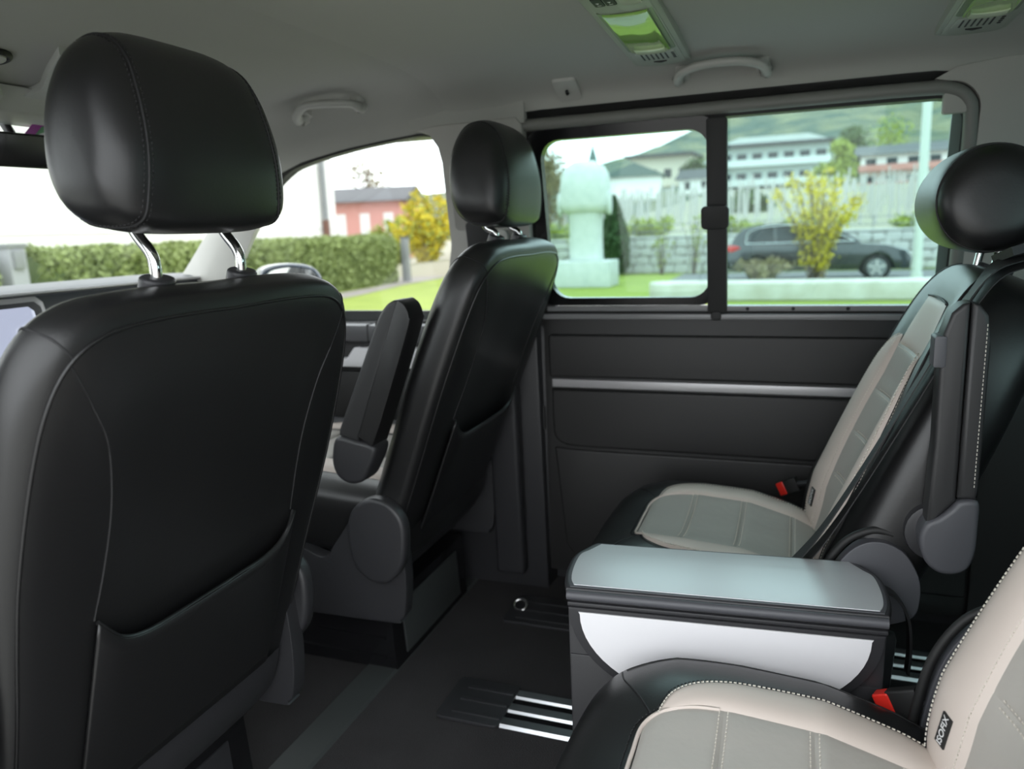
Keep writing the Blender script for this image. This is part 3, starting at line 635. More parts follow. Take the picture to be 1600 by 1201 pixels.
# ================================================================== SECOND ROW SEATS
def rear_seat(label, x0, yc, near):
    root = empty('second_row_seat', (x0, yc, 0), label, 'car seat')
    # ---- cushion, plan (a = lateral, b = fore-aft)
    crest = lambda x: float(np.interp(x, [-.38, -.33, -.25, -.17, -.07, .014, .08, .16], [.388, .400, .412, .410, .402, .378, .350, .32]))
    hc = [(0, -.366), (.12, -.362), (.20, -.348), (.248, -.312), (.268, -.24), (.274, -.12), (.272, .04), (.25, .12), (.15, .15), (0, .155)]
    ee = lambda a, b: -.020*math.exp(-(a/.115)**4)
    PC = Pillow(hc, (0, -.08), .13, .075, 6, 3.6, None, ee)
    Mc = lambda a, b, c: Vector((b, a, crest(b)-.075+c))
    cu = PC.build('cushion', Mc, BLK, root, 16); tp = lambda a, b: PC.rear(a, b)
    on_ = lambda a, b, d=0: Mc(a, b, tp(a, b)+d)
    segs = [(-.270, -.180), (-.180, -.082), (-.082, .013), (.013, .10)]
    for k, (b0, b1) in enumerate(segs):
        if k == 0:
            L = [(-.085, b0+.002), (-.112, b0+.03), (-.1225, b1)]; R = [(.085, b0+.002), (.112, b0+.03), (.1225, b1)]
        else:
            L = [(-.1225, b0), (-.1225, b1)]; R = [(.1225, b0), (.1225, b1)]
        patch('cushion_panel', L, R, tp, Mc, GREY, root, .0065, base=.001)
        if k:
            for d in (-.0048, .0048):
                stitches('channel_stitching', [on_(a, b0+d, .0056) for a in np.linspace(-.118, .118, 30)], THC, cu, r=.0006)
    for s in (-1, 1):
        inner = [(s*.100, -.252), (s*.118, -.212), (s*.1215, -.16), (s*.1215, -.05), (s*.1215, .10)]
        outb = [(s*.102, -.254), (s*.140, -.240), (s*.168, -.205), (s*.180, -.15), (s*.184, -.06), (s*.180, .03), (s*.172, .10)]
        if s > 0: patch('cushion_bolster', inner, outb, tp, Mc, CREAM, root, .007, base=.0008, nu=12, nv=40, pw=4, pv=8)
        else: patch('cushion_bolster', outb, inner, tp, Mc, CREAM, root, .007, base=.0008, nu=12, nv=40, pw=4, pv=8)
        oc2 = np.array(cr(outb, 8))
        stitches('bolster_stitching', [on_(q[0]-s*.006, q[1], .0062) for q in oc2], THC, cu, r=.0009)
        stitches('bolster_stitching', [on_(q[0]+s*.006, q[1]-.002, .0008) for q in oc2], THB, cu, r=.0008)
        # rim welt where the side of the cover meets the top
        q = np.array(cr([(s*.06, -.272), (s*.10, -.270), (s*.125, -.262)], 6))
    fr = np.array(cr([(-.122, -.185), (-.119, -.215), (-.108, -.246), (-.085, -.268), (-.04, -.272), (.04, -.272), (.085, -.268), (.108, -.246), (.119, -.215), (.122, -.185)], 6))
    tube('front_welt', [on_(q[0], q[1], .0015) for q in fr], .0026, CREAM, cu, 6)
    f2 = [P0 for P0 in fr if P0[1] < -.235]
    stitches('front_stitching', [on_(q[0]*1.03, q[1]-.009, .001) for q in f2], THB, cu, r=.0009)
    # corner seam on the black cover
    for s in (-1, 1):
        tube('cover_seam', [on_(*q, .0002) for q in cr([(s*.105, -.262), (s*.135, -.282), (s*.175, -.308), (s*.208, -.318)], 5)], .0012, THB, cu, 6)
        wl_ = [on_(*(PC.c+(np.array(q)-PC.c)*.93), .0003) for q in cr([(s*.225, -.33), (s*.262, -.25), (s*.274, -.12), (s*.272, .04), (s*.252, .11)], 8)]
        tube('cover_seam', wl_, .0013, THB, cu, 6)
    # ---- backrest
    T = math.radians(22.3); sn, cs = math.sin(T), math.cos(T)
    M = lambda a, b, c: Vector((.108+b*sn+c*cs, a, .375+b*cs-c*sn))
    hb = [(0, .536), (.07, .536), (.136, .530), (.182, .508), (.214, .46), (.240, .38), (.257, .28), (.266, .17), (.267, .06), (.258, -.03), (.22, -.075), (.1, -.085), (0, -.085)]
    def ef(a, b): return .050*math.exp(-(a/.130)**4)*(1-.75*max(0, min(1, (b-.30)/.2)))+ (.018*max(0, (.05-b)/.12) if b < .05 else 0)
    PB = Pillow(hb, (0, .23), .085, .08, 3.4, 3.6, ef)
    bk = PB.build('backrest', M, BLK, root, 18); ff = lambda a, b: PB.front(a, b)
    onf = lambda a, b, d=0: M(a, b, ff(a, b)-d)
    rows = [(-.04, .087), (.087, .177), (.177, .267), (.267, .363)]
    for b0, b1 in rows:
        w0 = lambda b: .114+.013*math.sin(max(0, b)/.4*math.pi)
        patch('back_panel', [(-w0(b0), b0), (-w0((b0+b1)/2), (b0+b1)/2), (-w0(b1), b1)], [(w0(b0), b0), (w0((b0+b1)/2), (b0+b1)/2), (w0(b1), b1)], ff, M, GREY, root, .0065, base=.001, side=-1)
    patch('back_panel', [(-.116, .363), (-.102, .42), (-.085, .462)], [(.116, .363), (.102, .42), (.085, .462)], ff, M, CREAM, root, .006, base=.001, side=-1)
    for s in (-1, 1):
        inner = [(s*.113, -.045), (s*.118, .05), (s*.125, .15), (s*.126, .25), (s*.120, .34), (s*.117, .378)]
        outb = [(s*.160, -.055), (s*.186, -.02), (s*.198, .05), (s*.199, .14), (s*.192, .23), (s*.174, .31), (s*.145, .362), (s*.121, .380)]
        a_, b_ = (inner, outb) if s > 0 else (outb, inner)
        patch('back_bolster', a_, b_, ff, M, CREAM, root, .008, base=.0008, nu=14, nv=48, side=-1)
        oc2 = np.array(cr(outb, 8))
        stitches('bolster_stitching', [onf(q[0]-s*.005, q[1], .0066) for q in oc2], THC, bk, r=.0010)
        stitches('bolster_stitching', [onf(q[0]+s*.007, q[1], .001) for q in oc2], THC, bk, r=.0005)
        ic = np.array(cr(inner, 8))
        for d in (.006, .014): stitches('panel_stitching', [onf(q[0]+s*d, q[1], .006) for q in ic], THC, bk, r=.0006)
        tube('front_piping', [onf(q[0]+s*.020, q[1], .0006) for q in cr([(s*.170, -.05), (s*.196, .05), (s*.196, .15), (s*.188, .25), (s*.170, .35), (s*.15, .43), (s*.125, .50), (s*.10, .53)], 6)], .0018, THB, bk, 6)
        # side seam of the black cover
        sd = cr([(s*.226, .0), (s*.230, .12), (s*.225, .24), (s*.210, .36), (s*.190, .45)], 6)
        stitches('side_stitching', [M(q[0]*1.012, q[1], -.028) for q in sd], THC, bk, r=.0005)
    tube('top_piping', [onf(a, .462+.004*(1-(a/.085)**2), .002) for a in np.linspace(-.085, .085, 16)], .0018, THB, bk, 6)
    for b in (.087, .177, .267, .362):
        for d in (-.0045, .0045): stitches('channel_stitching', [onf(a, b+d, .0054) for a in np.linspace(-.108, .108, 28)], THC, bk, r=.0006)
    # ---- label tag on the bolster
    tb, ta = .012, .143
    for s in (1,):
        c0 = onf(s*ta, tb, .0085); e1 = (onf(s*ta, tb+.01, .0085)-c0).normalized(); e2 = (onf(s*(ta-.01), tb, .0085)-c0).normalized(); nn = e1.cross(e2).normalized()
        if nn.x > 0: nn = -nn
        ang = math.radians(0); e1, e2 = e1*math.cos(ang)+e2*math.sin(ang), e2*math.cos(ang)-e1*math.sin(ang)
        tg = prism('isofix_tag', [(-.018, -.0078), (.018, -.0078), (.018, .0078), (-.018, .0078)], -.004, .0012, lambda u, v, w: c0+e1*u+e2*v+nn*w, RUBB, root, 0)
        cu_ = bpy.data.curves.new('isofix_letters', 'FONT'); cu_.body = 'ISOFIX'; cu_.size = .0115; cu_.align_x = 'CENTER'; cu_.align_y = 'CENTER'; cu_.extrude = .0002
        to = bpy.data.objects.new('tmp_text', cu_); COL.objects.link(to); bpy.context.view_layer.update()
        me = bpy.data.meshes.new_from_object(to.evaluated_get(bpy.context.evaluated_depsgraph_get())); bpy.data.objects.remove(to)
        zx = nn; xx = e1; yy = zx.cross(xx)
        for v in me.vertices: v.co = c0+xx*v.co.x+yy*v.co.y+zx*(v.co.z+.0016)
        link('isofix_letters', me, PINK, tg, None, False)
    # ---- headrest on two posts
    t2 = math.radians(16); HC = Vector((.272, 0, .987))
    HM = lambda a, b, c: HC+Vector((b*math.sin(t2)+c*math.cos(t2), a, b*math.cos(t2)-c*math.sin(t2)))
    pr = [(.082*math.cos(k)*(1.06 if math.cos(k) > 0 else .95), .083*math.sin(k)) for k in np.linspace(0, 2*math.pi, 15)[:-1]]
    headrest(root, HM, pr, .140, 5.0, .06, 0., .08, BLK, .94, stitch=False)
    for s in (-1, 1):
        tube('headrest_post', [(.283, s*.062, .84), (.292, s*.062, .875), (.306, s*.062, .96)], .0065, CHROME, root, 12)
        prism('post_guide', [(s*.062+.018*math.cos(k), .014*math.sin(k)) for k in np.linspace(0, 2*math.pi, 17)[:-1]], .528, .543, lambda u, v, w: M(u, w, v-.008), PLAS, root, .004)
    # ---- pivot covers, base
    for s in (-1, 1):
        pc = [(.045, .33), (.060, .42), (.088, .475), (.122, .497), (.160, .487), (.184, .450), (.188, .41), (.176, .38), (.12, .36), (.07, .36)]
        prism('pivot_cover', [tuple(p) for p in cr(pc, 4, True)], s*.255, s*.280, lambda u, v, w: (u, w, v), PLASL, root, .010, 3)
        lip = [(.036, .335), (.052, .425), (.083, .484), (.121, .508), (.150, .505)]
        tube('pivot_rim', [(u, s*.262, v) for u, v in cr(lip, 5)], .006, RUBB, root, 8)
        prism('seat_side', [(-.27, .16), (.16, .16), (.17, .32), (.05, .33), (-.26, .30)], s*.20, s*.228, lambda u, v, w: (u, w, v), PLAS, root, .008)
        prism('seat_foot', [(-.22, .008), (.19, .008), (.17, .05), (-.20, .05)], s*.13, s*.20, lambda u, v, w: (u, w, v), PLAS, root, .004)
    prism('seat_pedestal', rrect(-.20, -.185, .17, .185, .03), .05, .26, lambda u, v, w: (u, v, w), PLAS, root, .01)
    # ---- raised armrest on the inboard (or outboard) side
    s = -1
    ay = s*.268
    A0 = lambda u, v, w: (u, ay+s*w, v)
    ab = prism('armrest', [tuple(p) for p in [(.183, .535), (.187, .66), (.186, .76), (.188, .81), (.196, .838), (.208, .850), (.217, .852), (.218, .58), (.206, .565)]], .0, .045, A0, BLK2, root, .008, 3)
    pad = prism('armrest_pad', [(.2185, .585), (.241, .585), (.243, .60), (.243, .80), (.238, .835), (.228, .849), (.2185, .852)], -.002, .048, A0, BLK2, ab, .006, 3)
    for w_ in (.046,):
        stitches('pad_stitching', [A0(.237, v, w_+.0022) for v in np.linspace(.60, .825, 30)], THC, ab, r=.0006)
    prism('armrest_button', rrect(.1775, .765, .193, .808, .004), .012, .047, A0, PLASL, ab, .003)
    cap = cr([(.182, .545), (.176, .52), (.186, .488), (.208, .473), (.234, .480), (.245, .505), (.246, .55), (.244, .582), (.222, .582), (.212, .570), (.198, .556)], 5, True)
    prism('armrest_pivot', [tuple(p) for p in cap], .004, .050, A0, PLASL, ab, .008, 3)
    prism('armrest_collar', [(.205+.038*math.cos(k)-.006, .518+.042*math.sin(k)) for k in np.linspace(0, 2*math.pi, 24)[:-1]], -.03, .012, A0, PLAS, ab, .006)
    return root
S_R = rear_seat('cream and black leather seat by the sliding door, armrest raised', .0, 1.446, False); S_R.location.z = -.006
S_N = rear_seat('cream and black leather seat by the open doorway, in front of the folding table', .12, .700, True)
# belts
bl = empty('seat_belt', (.29, 1.21, .90), 'black seat belt lying over the front edge of the sliding-door seat', 'seat belt')
bp_ = cr([(.34, 1.276, .905), (.30, 1.248, .900), (.254, 1.222, .880), (.216, 1.205, .825), (.182, 1.194, .755), (.104, 1.186, .595), (.048, 1.184, .49), (.006, 1.184, .43)], 6)
ribbon('belt_webbing', [p-np.array((.29, 1.21, .90)) for p in bp_], [Vector((.2, 1, .25))]*len(bp_), .040, .0016, WEB, bl)
gd = ribbon('belt_guide', [(-.02, .03, .0), (.03, .045, .012), (.07, .07, .02)], (0, 1, -.2), .055, .012, PLAS, bl)
ribbon('belt_webbing', [p-np.array((.281, 1.213, .906)) for p in bp_], [Vector((.2, 1, .35))]*len(bp_), .034, .0016, WEB, bl)
def buckle(loc, rz, tilt, label, sc):
    root = empty('belt_buckle', loc, label, 'buckle', 'red belt buckles', rotz=rz); root.rotation_euler[1] = tilt; root.scale = (sc, sc, sc)
    prism('buckle_body', rrect(-.026, -.011, .026, .011, .004), -.055, .0, lambda u, v, w: (w*1.0, u*.0+v*1.0, u), RUBB, root, .003)
    prism('release_button', rrect(-.024, -.0135, .024, .0135, .004), -.006, .024, lambda u, v, w: (w, v, u), RED, root, .004, 3)
    prism('buckle_slot', [(-.018, -.003), (.018, -.003), (.018, .003), (-.018, .003)], .0238, .0246, lambda u, v, w: (w, v, u), RUBB, root, 0)
    tube('buckle_stalk', [(-.05, 0, 0), (-.10, 0, -.01), (-.15, 0, -.03)], .010, PLAS, root)
    return root
buckle((.136, .986, .345), 2.7, .5, 'red and black belt buckle beside the seat nearest the open doorway', .72)
buckle((-.004, 1.735, .372), 2.7, .5, 'red and black belt buckle between the sliding door and its seat', .62)
for s_, nm in ((S_R, 1), (S_N, 1)): pass

# ================================================================== FOLDING TABLE CONSOLE
tb = empty('folding_table', (-.0888, 1.078, .0624), 'dark console table with silver lid and pale half-moon side leaf', 'table', rotz=math.radians(4.7)); tb.scale = (.935, .935, .935)
# plan outline of the lid: straight long sides, arched ends
def lid_outline(dx, dy0, dy1):
    R_ = cr([(.210+dx, dy1), (.226+dx, dy1-.028), (.238+dx, .03), (.240+dx, -.02), (.236+dx, -.06), (.228+dx, dy0)], 5)
    L_ = [(-u, v) for u, v in reversed([tuple(p) for p in R_])]
    return [tuple(p) for p in R_]+L_
I3 = lambda u, v, w: (u, v, w)
prism('lid', lid_outline(0, -.090, .088), .404, .4185, I3, PLAS, tb, .006, 3)
prism('lid_edge_trim', lid_outline(-.006, -.086, .084), .416, .4195, I3, PLASL, tb, .001)
prism('lid_inlay', lid_outline(-.011, -.081, .079), .418, .4205, I3, INLAY, tb, .0008)
fbar = tube('hinge_bar', [(-.226, -.093, .4085), (.226, -.093, .4085)], .0075, PLASL, tb, 10)
prism('hinge_strip', [(-.225, .3925), (.226, .3925), (.226, .399), (-.225, .399)], -.098, -.088, lambda u, v, w: (u, w, v), PLAS, tb, .002)
body = [(-.222, -.03), (-.226, .404), (.226, .404), (.222, -.03)]
prism('table_body', body, -.092, .062, lambda u, v, w: (u, w, v), PLAS, tb, .006)
prism('body_side_panel', [(-.219, -.02), (-.223, .310), (.223, .310), (.219, -.02)], -.0945, .0645, lambda u, v, w: (u, w, v), PLAS, tb, .003)
def moon(dp, top, w):
    return [(-w*math.cos(t), top-dp*math.sin(t)) for t in np.linspace(0, math.pi, 33)]
prism('leaf_frame', [(-.223, .392)]+moon(.150, .388, .222)+[(.223, .392)], -.101, -.094, lambda u, v, w: (u, w, v), PLAS, tb, .002)
prism('side_leaf', [(-.207, .386)]+moon(.132, .383, .205)+[(.207, .386)], -.1035, -.1, lambda u, v, w: (u, w, v), WHITEP, tb, .001)
prism('table_foot', rrect(-.21, -.08, .21, .055, .02), -.058, .02, I3, PLAS, tb, .008)
stp = cr([(.235, .040, .40), (.262, .046, .385), (.282, .050, .35), (.288, .050, .30), (.287, .050, .255)], 6)
ribbon('pull_strap', stp, (0, 1, 0), .022, .004, WEB, tb)
# ================================================================== THIRD ROW BENCH (dark, behind)
bn = empty('rear_bench', (1.1, 1.13, 0), 'dark leather rear bench in the shade behind the second row', 'bench seat')
for k, (y0, y1) in enumerate(((-.62, -.215), (-.205, .205), (.215, .62))):
    cy = (y0+y1)/2; hw = (y1-y0)/2
    PQ = Pillow([(0, -.30), (hw*.8, -.295), (hw, -.24), (hw, .1), (hw*.95, .22), (0, .25)], (0, 0), .09, .07, 4, 4)
    PQ.build('bench_cushion', lambda a, b, c: Vector((b, cy+a, .37+c)), BLK, bn, 8)
    PQ2 = Pillow([(0, .60), (hw*.8, .59), (hw, .52), (hw, .1), (hw*.95, .0), (0, -.02)], (0, .3), .07, .07, 4, 4)
    PQ2.build('bench_backrest', lambda a, b, c: Vector((.27+b*.3+c, cy+a, .38+b*.95)), BLK, bn, 8)
prism('bench_base', rrect(-.26, -.6, .35, .6, .03), .0, .32, I3, PLAS, bn, .01)
# ================================================================== OUTSIDE
GZ = -.55
GRASS = mat('lawn_grass', (.18, .24, .025), .9, bump=(30, .6, 4, .03), var=(1.3, .22, (.24, .30, .04)))
PATHM = mat('pale_gravel', (.27, .24, .22), .9, bump=(40, .4, 4, .02), var=(2, .3, (.23, .21, .19)))
HILLM = mat('hillside_grass', (.27, .27, .19), .95, var=(.35, .25, (.33, .29, .23)))
FOREST = mat('forest_slope', (.045, .085, .065), .95, bump=(.3, 1., 6, 4.), var=(.10, .10, (.17, .18, .10)))
STONE = mat('pale_marble', (.58, .60, .58), .6, bump=(9, .3, 5, .02), var=(5, .25, (.48, .51, .49)))
WALLW = mat('white_render', (.80, .79, .77), .8)
STONEW = mat('grey_wall_stone', (.46, .46, .45), .9, bump=(6, .5, 4, .03), var=(3, .3, (.55, .54, .52)))
MORT = mat('mortar', (.22, .21, .20), .95)
DARKW = mat('dark_window', (.02, .025, .03), .15)
ROOFD = mat('dark_roof', (.06, .06, .065), .7)
ROOFT = mat('grey_green_roof', (.10, .14, .13), .7)
PINKW = mat('pink_render', (.55, .27, .24), .8)
CREAMW = mat('cream_render', (.66, .60, .50), .8)
BARK = mat('bark', (.10, .075, .055), .9)
LEAFH = mat('hedge_leaf', (.16, .21, .07), .7, var=(2.5, .3, (.28, .34, .12)))
LEAFD = mat('cypress_leaf', (.028, .065, .018), .8, var=(3, .3, (.05, .10, .03)))
LEAFY = mat('forsythia_blossom', (.55, .42, .015), .7, var=(4, .3, (.62, .52, .03)))
LEAFG = mat('spring_leaf', (.26, .32, .06), .8, var=(2, .3, (.36, .40, .09)))
LEAFB = mat('budding_twig_leaf', (.22, .17, .10), .9, var=(2, .3, (.28, .25, .13)))
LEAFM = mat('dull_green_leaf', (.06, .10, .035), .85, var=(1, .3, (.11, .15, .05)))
METG = mat('grey_metal', (.20, .21, .22), .5)
POSTW = mat('pale_post_paint', (.55, .58, .57), .45)

yd = mesh('yard', [(-400, -80, GZ), (400, -80, GZ), (400, 5, GZ), (-9, 5, GZ), (-14, 4, GZ), (-400, 4, GZ)], [(0, 1, 2, 3, 4, 5)], mat('pale_paving', (.40, .39, .36), .9, bump=(30, .3, 4, .01), var=(1.5, .3, (.34, .33, .31))), None, False)
tag(yd, 'pale gravel yard the van stands on', 'yard', kind='structure')
gr = mesh('lawn', [(-400, 4, GZ), (-14, 4, GZ), (-9, 5, GZ), (400, 5, GZ), (400, 26, GZ), (-400, 26, GZ)], [(0, 1, 2, 3, 4, 5)], GRASS, None, False)
tag(gr, 'bright green lawn between the van and the stone wall', 'lawn', kind='structure')
pt = mesh('path', [(-14, 9, GZ+.01), (-10.6, 14.0, GZ+.01), (-10.7, 17.6, GZ+.01), (-11.3, 21, GZ+.01), (-11.5, 26, GZ+.01), (-15, 26, GZ+.01), (-11.9, 20.8, GZ+.01), (-11.6, 14.5, GZ+.01), (-16, 9, GZ+.01)], [(0, 1, 7, 8), (1, 2, 7), (2, 3, 6, 7), (3, 4, 5, 6)], PATHM, None, False)
tag(pt, 'pale gravel path along the foot of the hedge', 'path', kind='structure')
# street in front of the stone wall
rd = mesh('road', [(-3.2, 19.6, GZ+.01), (30, 17.6, GZ+.01), (30, 24.2, GZ+.01), (-3.2, 24.2, GZ+.01)], [(0, 1, 2, 3)], mat('asphalt', (.16, .16, .165), .9), None, False)
tag(rd, 'grey asphalt street where the dark car is parked', 'road', kind='structure')
# hillside behind the wall
def hz_(x, y):
    b = np.interp(y, [25, 25.6, 32, 50, 62, 80, 110], [GZ-.05, .35, .55, 1.7, 3.2, 4.0, 5.5])
    k = 1 if x > -9 else max(.12, 1-(-9-x)/8)
    return GZ-.05+(float(b)-GZ+.05)*k
G = [[(x, y, hz_(x, y)) for y in (25.0, 25.5, 28, 32, 40, 50, 56, 62, 70, 80, 95, 110)] for x in np.linspace(-120, 120, 41)]
hs = grid('hillside', G, HILLM, None, sharp=0, recalc=False); tag(hs, 'grassy vineyard slope rising behind the stone wall', 'hillside', kind='structure')
def ridge(x):
    return float(np.interp(x, [-200, -110, -85, -64, -54, -38, -28, 0, 61, 140, 260], [4, 8, 15, 25.5, 30, 40, 48, 62, 78, 92, 110]))
G = []
for x in np.linspace(-200, 260, 93):
    row = []
    for k in range(26):
        t = k/25; y = 100+258*t; z = 5.0+(ridge(x*(.55+.45*t))-5)*t**1.25
        n = math.sin(x*.13+3*t)*math.cos(t*17+x*.07)*1.6*t+ (RNG.random()-.5)*4.5*t
        row.append((x, y, z+n))
    row.append((x, 420, row[-1][2]-30)); G.append(row)
mo = grid('mountain', G, FOREST, None, sharp=0, recalc=False); tag(mo, 'forested green mountain slope behind the buildings', 'mountain', kind='structure')

# ---- leaves
def leaf_mesh(pts, size, aspect=.6):
    pts = np.asarray(pts); n = len(pts); a = RNG.normal(size=(n, 3)); a /= np.linalg.norm(a, axis=1)[:, None]
    b = np.cross(a, RNG.normal(size=(n, 3))); b /= np.linalg.norm(b, axis=1)[:, None]
    s = size*(.6+.8*RNG.random((n, 1))); V = np.stack([pts-a*s, pts+b*s*aspect, pts+a*s, pts-b*s*aspect], 1).reshape(-1, 3)
    me = bpy.data.meshes.new('leaves'); me.from_pydata(V.tolist(), [], np.arange(4*n).reshape(-1, 4).tolist()); return me
def foliage(name, pts, size, m_, parent, aspect=.6):
    return link(name, leaf_mesh(pts, size, aspect), m_, parent, None, False)
def hedge(y0, y1, x, label, n):
    cy = (y0+y1)/2; L = (y1-y0)/2; root = empty('hedge', (x, cy, GZ), label, 'hedge')
    core = cr([(-.45, 0), (-.5, .6), (-.48, 1.2), (-.35, 1.42), (0, 1.48), (.35, 1.42), (.48, 1.2), (.5, .6), (.45, 0)], 3)
    loops = []
    for k in range(41):
        t = -L+2*L*k/40; loops.append([(p[0]*.88+RNG.normal()*.03, t, p[1]*.95+RNG.normal()*.025) for p in core])
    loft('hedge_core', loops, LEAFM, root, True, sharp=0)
    q = np.array(cr(core, 6)); i = RNG.integers(0, len(q), n); P = q[i]
    lump = .06*np.sin(P[:, 1]*9+RNG.random(n)*.5)
    ys = RNG.uniform(-L, L, n); k = 1+.07*np.sin(ys*5.3)*np.cos(P[:, 1]*6+ys*2)+.06*RNG.normal(size=n)
    o = foliage('hedge_leaves', np.stack([P[:, 0]*k, ys, np.maximum(P[:, 1]*(1+(k-1)*.35), .02)], 1), .055, LEAFH, root); o['kind'] = 'stuff'
    return root
hedge(9.6, 22.2, -12.6, 'long clipped green hedge before the white building, ending at a dark gate post', 42000)
hedge(4.5, 8.85, -12.6, 'short clipped green hedge beyond the pale grey pillar', 12000)
pl = empty('gate_pillar', (-12.3, 9.22, GZ), 'pale grey square pillar between two hedges', 'pillar')
box('pillar_shaft', -.19, .19, -.15, .15, 0, 1.55, mat('pillar_grey', (.30, .31, .33), .8), pl, .01); box('pillar_cap', -.22, .22, -.18, .18, 1.55, 1.62, METG, pl, .01); box('letter_box', .19, .25, -.1, .08, 1.2, 1.5, METG, pl, .01)
gp = empty('gate_post', (-11.95, 22.5, GZ), 'dark grey gate post at the end of the long hedge', 'post')
box('post_shaft', -.11, .11, -.11, .11, 0, 1.42, METG, gp, .01); box('post_cap', -.13, .13, -.13, .13, 1.42, 1.47, ROOFD, gp, .01)
# ---- shrubs and trees
def shrub(name, loc, h, w, label, cat, stems, leafm, n, size, green=None, lean=.45, group=None, droop=.1):
    root = empty(name, loc, label, cat, group); pts = []; V = []; 
    bm_pts = []
    for k in range(stems):
        a = random.uniform(0, 2*math.pi); r = w*math.sqrt(random.random()); hh = h*random.uniform(.55, 1.0)*(1-.25*(r/w)**2)
        p = [(0.15*w*math.cos(a)*random.random(), .15*w*math.sin(a)*random.random(), 0), (r*.45*math.cos(a), r*.45*math.sin(a), hh*.5), (r*.85*math.cos(a), r*.85*math.sin(a), hh*.85), (r*1.05*math.cos(a), r*1.05*math.sin(a), hh*(1-droop))]
        c = cr(p, 6); bm_pts.append(c)
    Vv = []; Ff = []
    for c in bm_pts:
        for i in range(len(c)-1):
            k = len(Vv); rr = .012*(1-i/len(c))+.004
            for q in (c[i], c[i+1]):
                for dx, dy in ((rr, 0), (-rr*.5, rr*.87), (-rr*.5, -rr*.87)): Vv.append(q+np.array((dx, dy, 0)))
            Ff += [(k, k+1, k+4, k+3), (k+1, k+2, k+5, k+4), (k+2, k, k+3, k+5)]
    mesh('stems', Vv, Ff, BARK, root, False, recalc=False)
    allp = np.array([q for c in bm_pts for q in c[len(c)//5:]])
    i = RNG.integers(0, len(allp), n); P = allp[i]+RNG.normal(size=(n, 3))*w*.06; P = P[P[:, 2] > .03]
    f1 = foliage('blossom' if green else 'foliage', P, size, leafm, root); f1['kind'] = 'stuff'
    if green:
        i = RNG.integers(0, len(allp), n//3); P = allp[i]+RNG.normal(size=(n//3, 3))*w*.08; P = P[P[:, 2] > .03]
        f2 = foliage('foliage', P, size, green, root); f2['kind'] = 'stuff'
    return root
shrub('forsythia_bush', (.45, 18.9, GZ), 3.1, 1.0, 'yellow flowering bush in front of the dark car', 'bush', 40, LEAFY, 2600, .042, None)
shrub('forsythia_bush', (-13.7, 27.6, GZ), 3.5, 1.35, 'yellow flowering bush behind the dark gate post', 'bush', 46, LEAFY, 4200, .07, LEAFG)
shrub('green_shrub', (-16.5, 30.5, GZ), 2.6, 1.3, 'yellow-green shrub below the pink house', 'bush', 30, LEAFG, 3200, .07)
def tree(name, loc, h, w, label, leafm, n, size, trunk=.35, group=None, shape=1.):
    root = empty(name, loc, label, 'tree', group)
    tube('trunk', [(0, 0, 0), (.02*h, 0, h*.3), (0, .02*h, h*.75)], [.03*h*.6, .02*h*.6, .008*h], BARK, root, 7)
    c0 = trunk*h; cen = []
    for k in range(16):
        a = random.uniform(0, 6.28); z = random.uniform(0, 1); r = w*.6*math.sqrt(random.random())*math.sin(math.pi*(.12+.8*z))**.7
        cen.append((r*math.cos(a), r*math.sin(a), c0+(h-c0)*z*.92))
    Vv = []; Ff = []
    for c in cen:
        k = len(Vv); s0 = np.array((0, 0, max(c[2]*.7, c0*.7))); rr = .012*h*.5
        for q in (s0, np.array(c)):
            for dx, dy in ((rr, 0), (-rr*.5, rr*.87), (-rr*.5, -rr*.87)): Vv.append(q+np.array((dx, dy, 0)))
        Ff += [(k, k+1, k+4, k+3), (k+1, k+2, k+5, k+4), (k+2, k, k+3, k+5)]
    mesh('branches', Vv, Ff, BARK, root, False, recalc=False)
    cen = np.array(cen); i = RNG.integers(0, 16, n); d = RNG.normal(size=(n, 3)); d /= np.linalg.norm(d, axis=1)[:, None]
    P = cen[i]+d*(w*.42*RNG.random((n, 1))**.5)*np.array((1, 1, .8)); P[:, 2] = np.maximum(P[:, 2], .1)
    f = foliage('crown', P, size, leafm, root); f['kind'] = 'stuff'; return root
cy = empty('cypress', (-5.35, 24.0, GZ), 'dark green cone-shaped cypress beside the marble sculpture', 'tree')
tube('trunk', [(0, 0, 0), (0, 0, .5)], .06, BARK, cy)
n = 6000; z = RNG.random(n)**.8; prof = np.interp(z, [0, .12, .45, .75, 1], [.34, .46, .44, .26, .03]); a = RNG.random(n)*6.283; rr = prof*(.75+.3*RNG.random(n))
f = foliage('foliage', np.stack([rr*np.cos(a), rr*np.sin(a), .08+z*2.35], 1), .06, LEAFD, cy); f['kind'] = 'stuff'
loft('foliage_core', [[(r*.8*math.cos(k), r*.8*math.sin(k), zz) for k in np.linspace(0, 6.283, 13)[:-1]] for zz, r in ((.08, .3), (.35, .44), (1.1, .42), (1.8, .25), (2.35, .03))], LEAFD, cy, True, sharp=0)
tree('bare_tree', (-27.5, 47, .2), 6.2, 2.6, 'thin budding tree above the pink house', LEAFB, 1500, .12, .3)
tree('bare_tree', (-8.6, 27.5, .2), 3.6, 1.5, 'brown budding tree behind the marble sculpture', LEAFB, 1600, .07, .25)
tree('bare_tree', (-14.9, 46, 1.0), 4.6, 2.2, 'tall budding tree further up behind the sculpture', LEAFB, 1600, .1, .25)
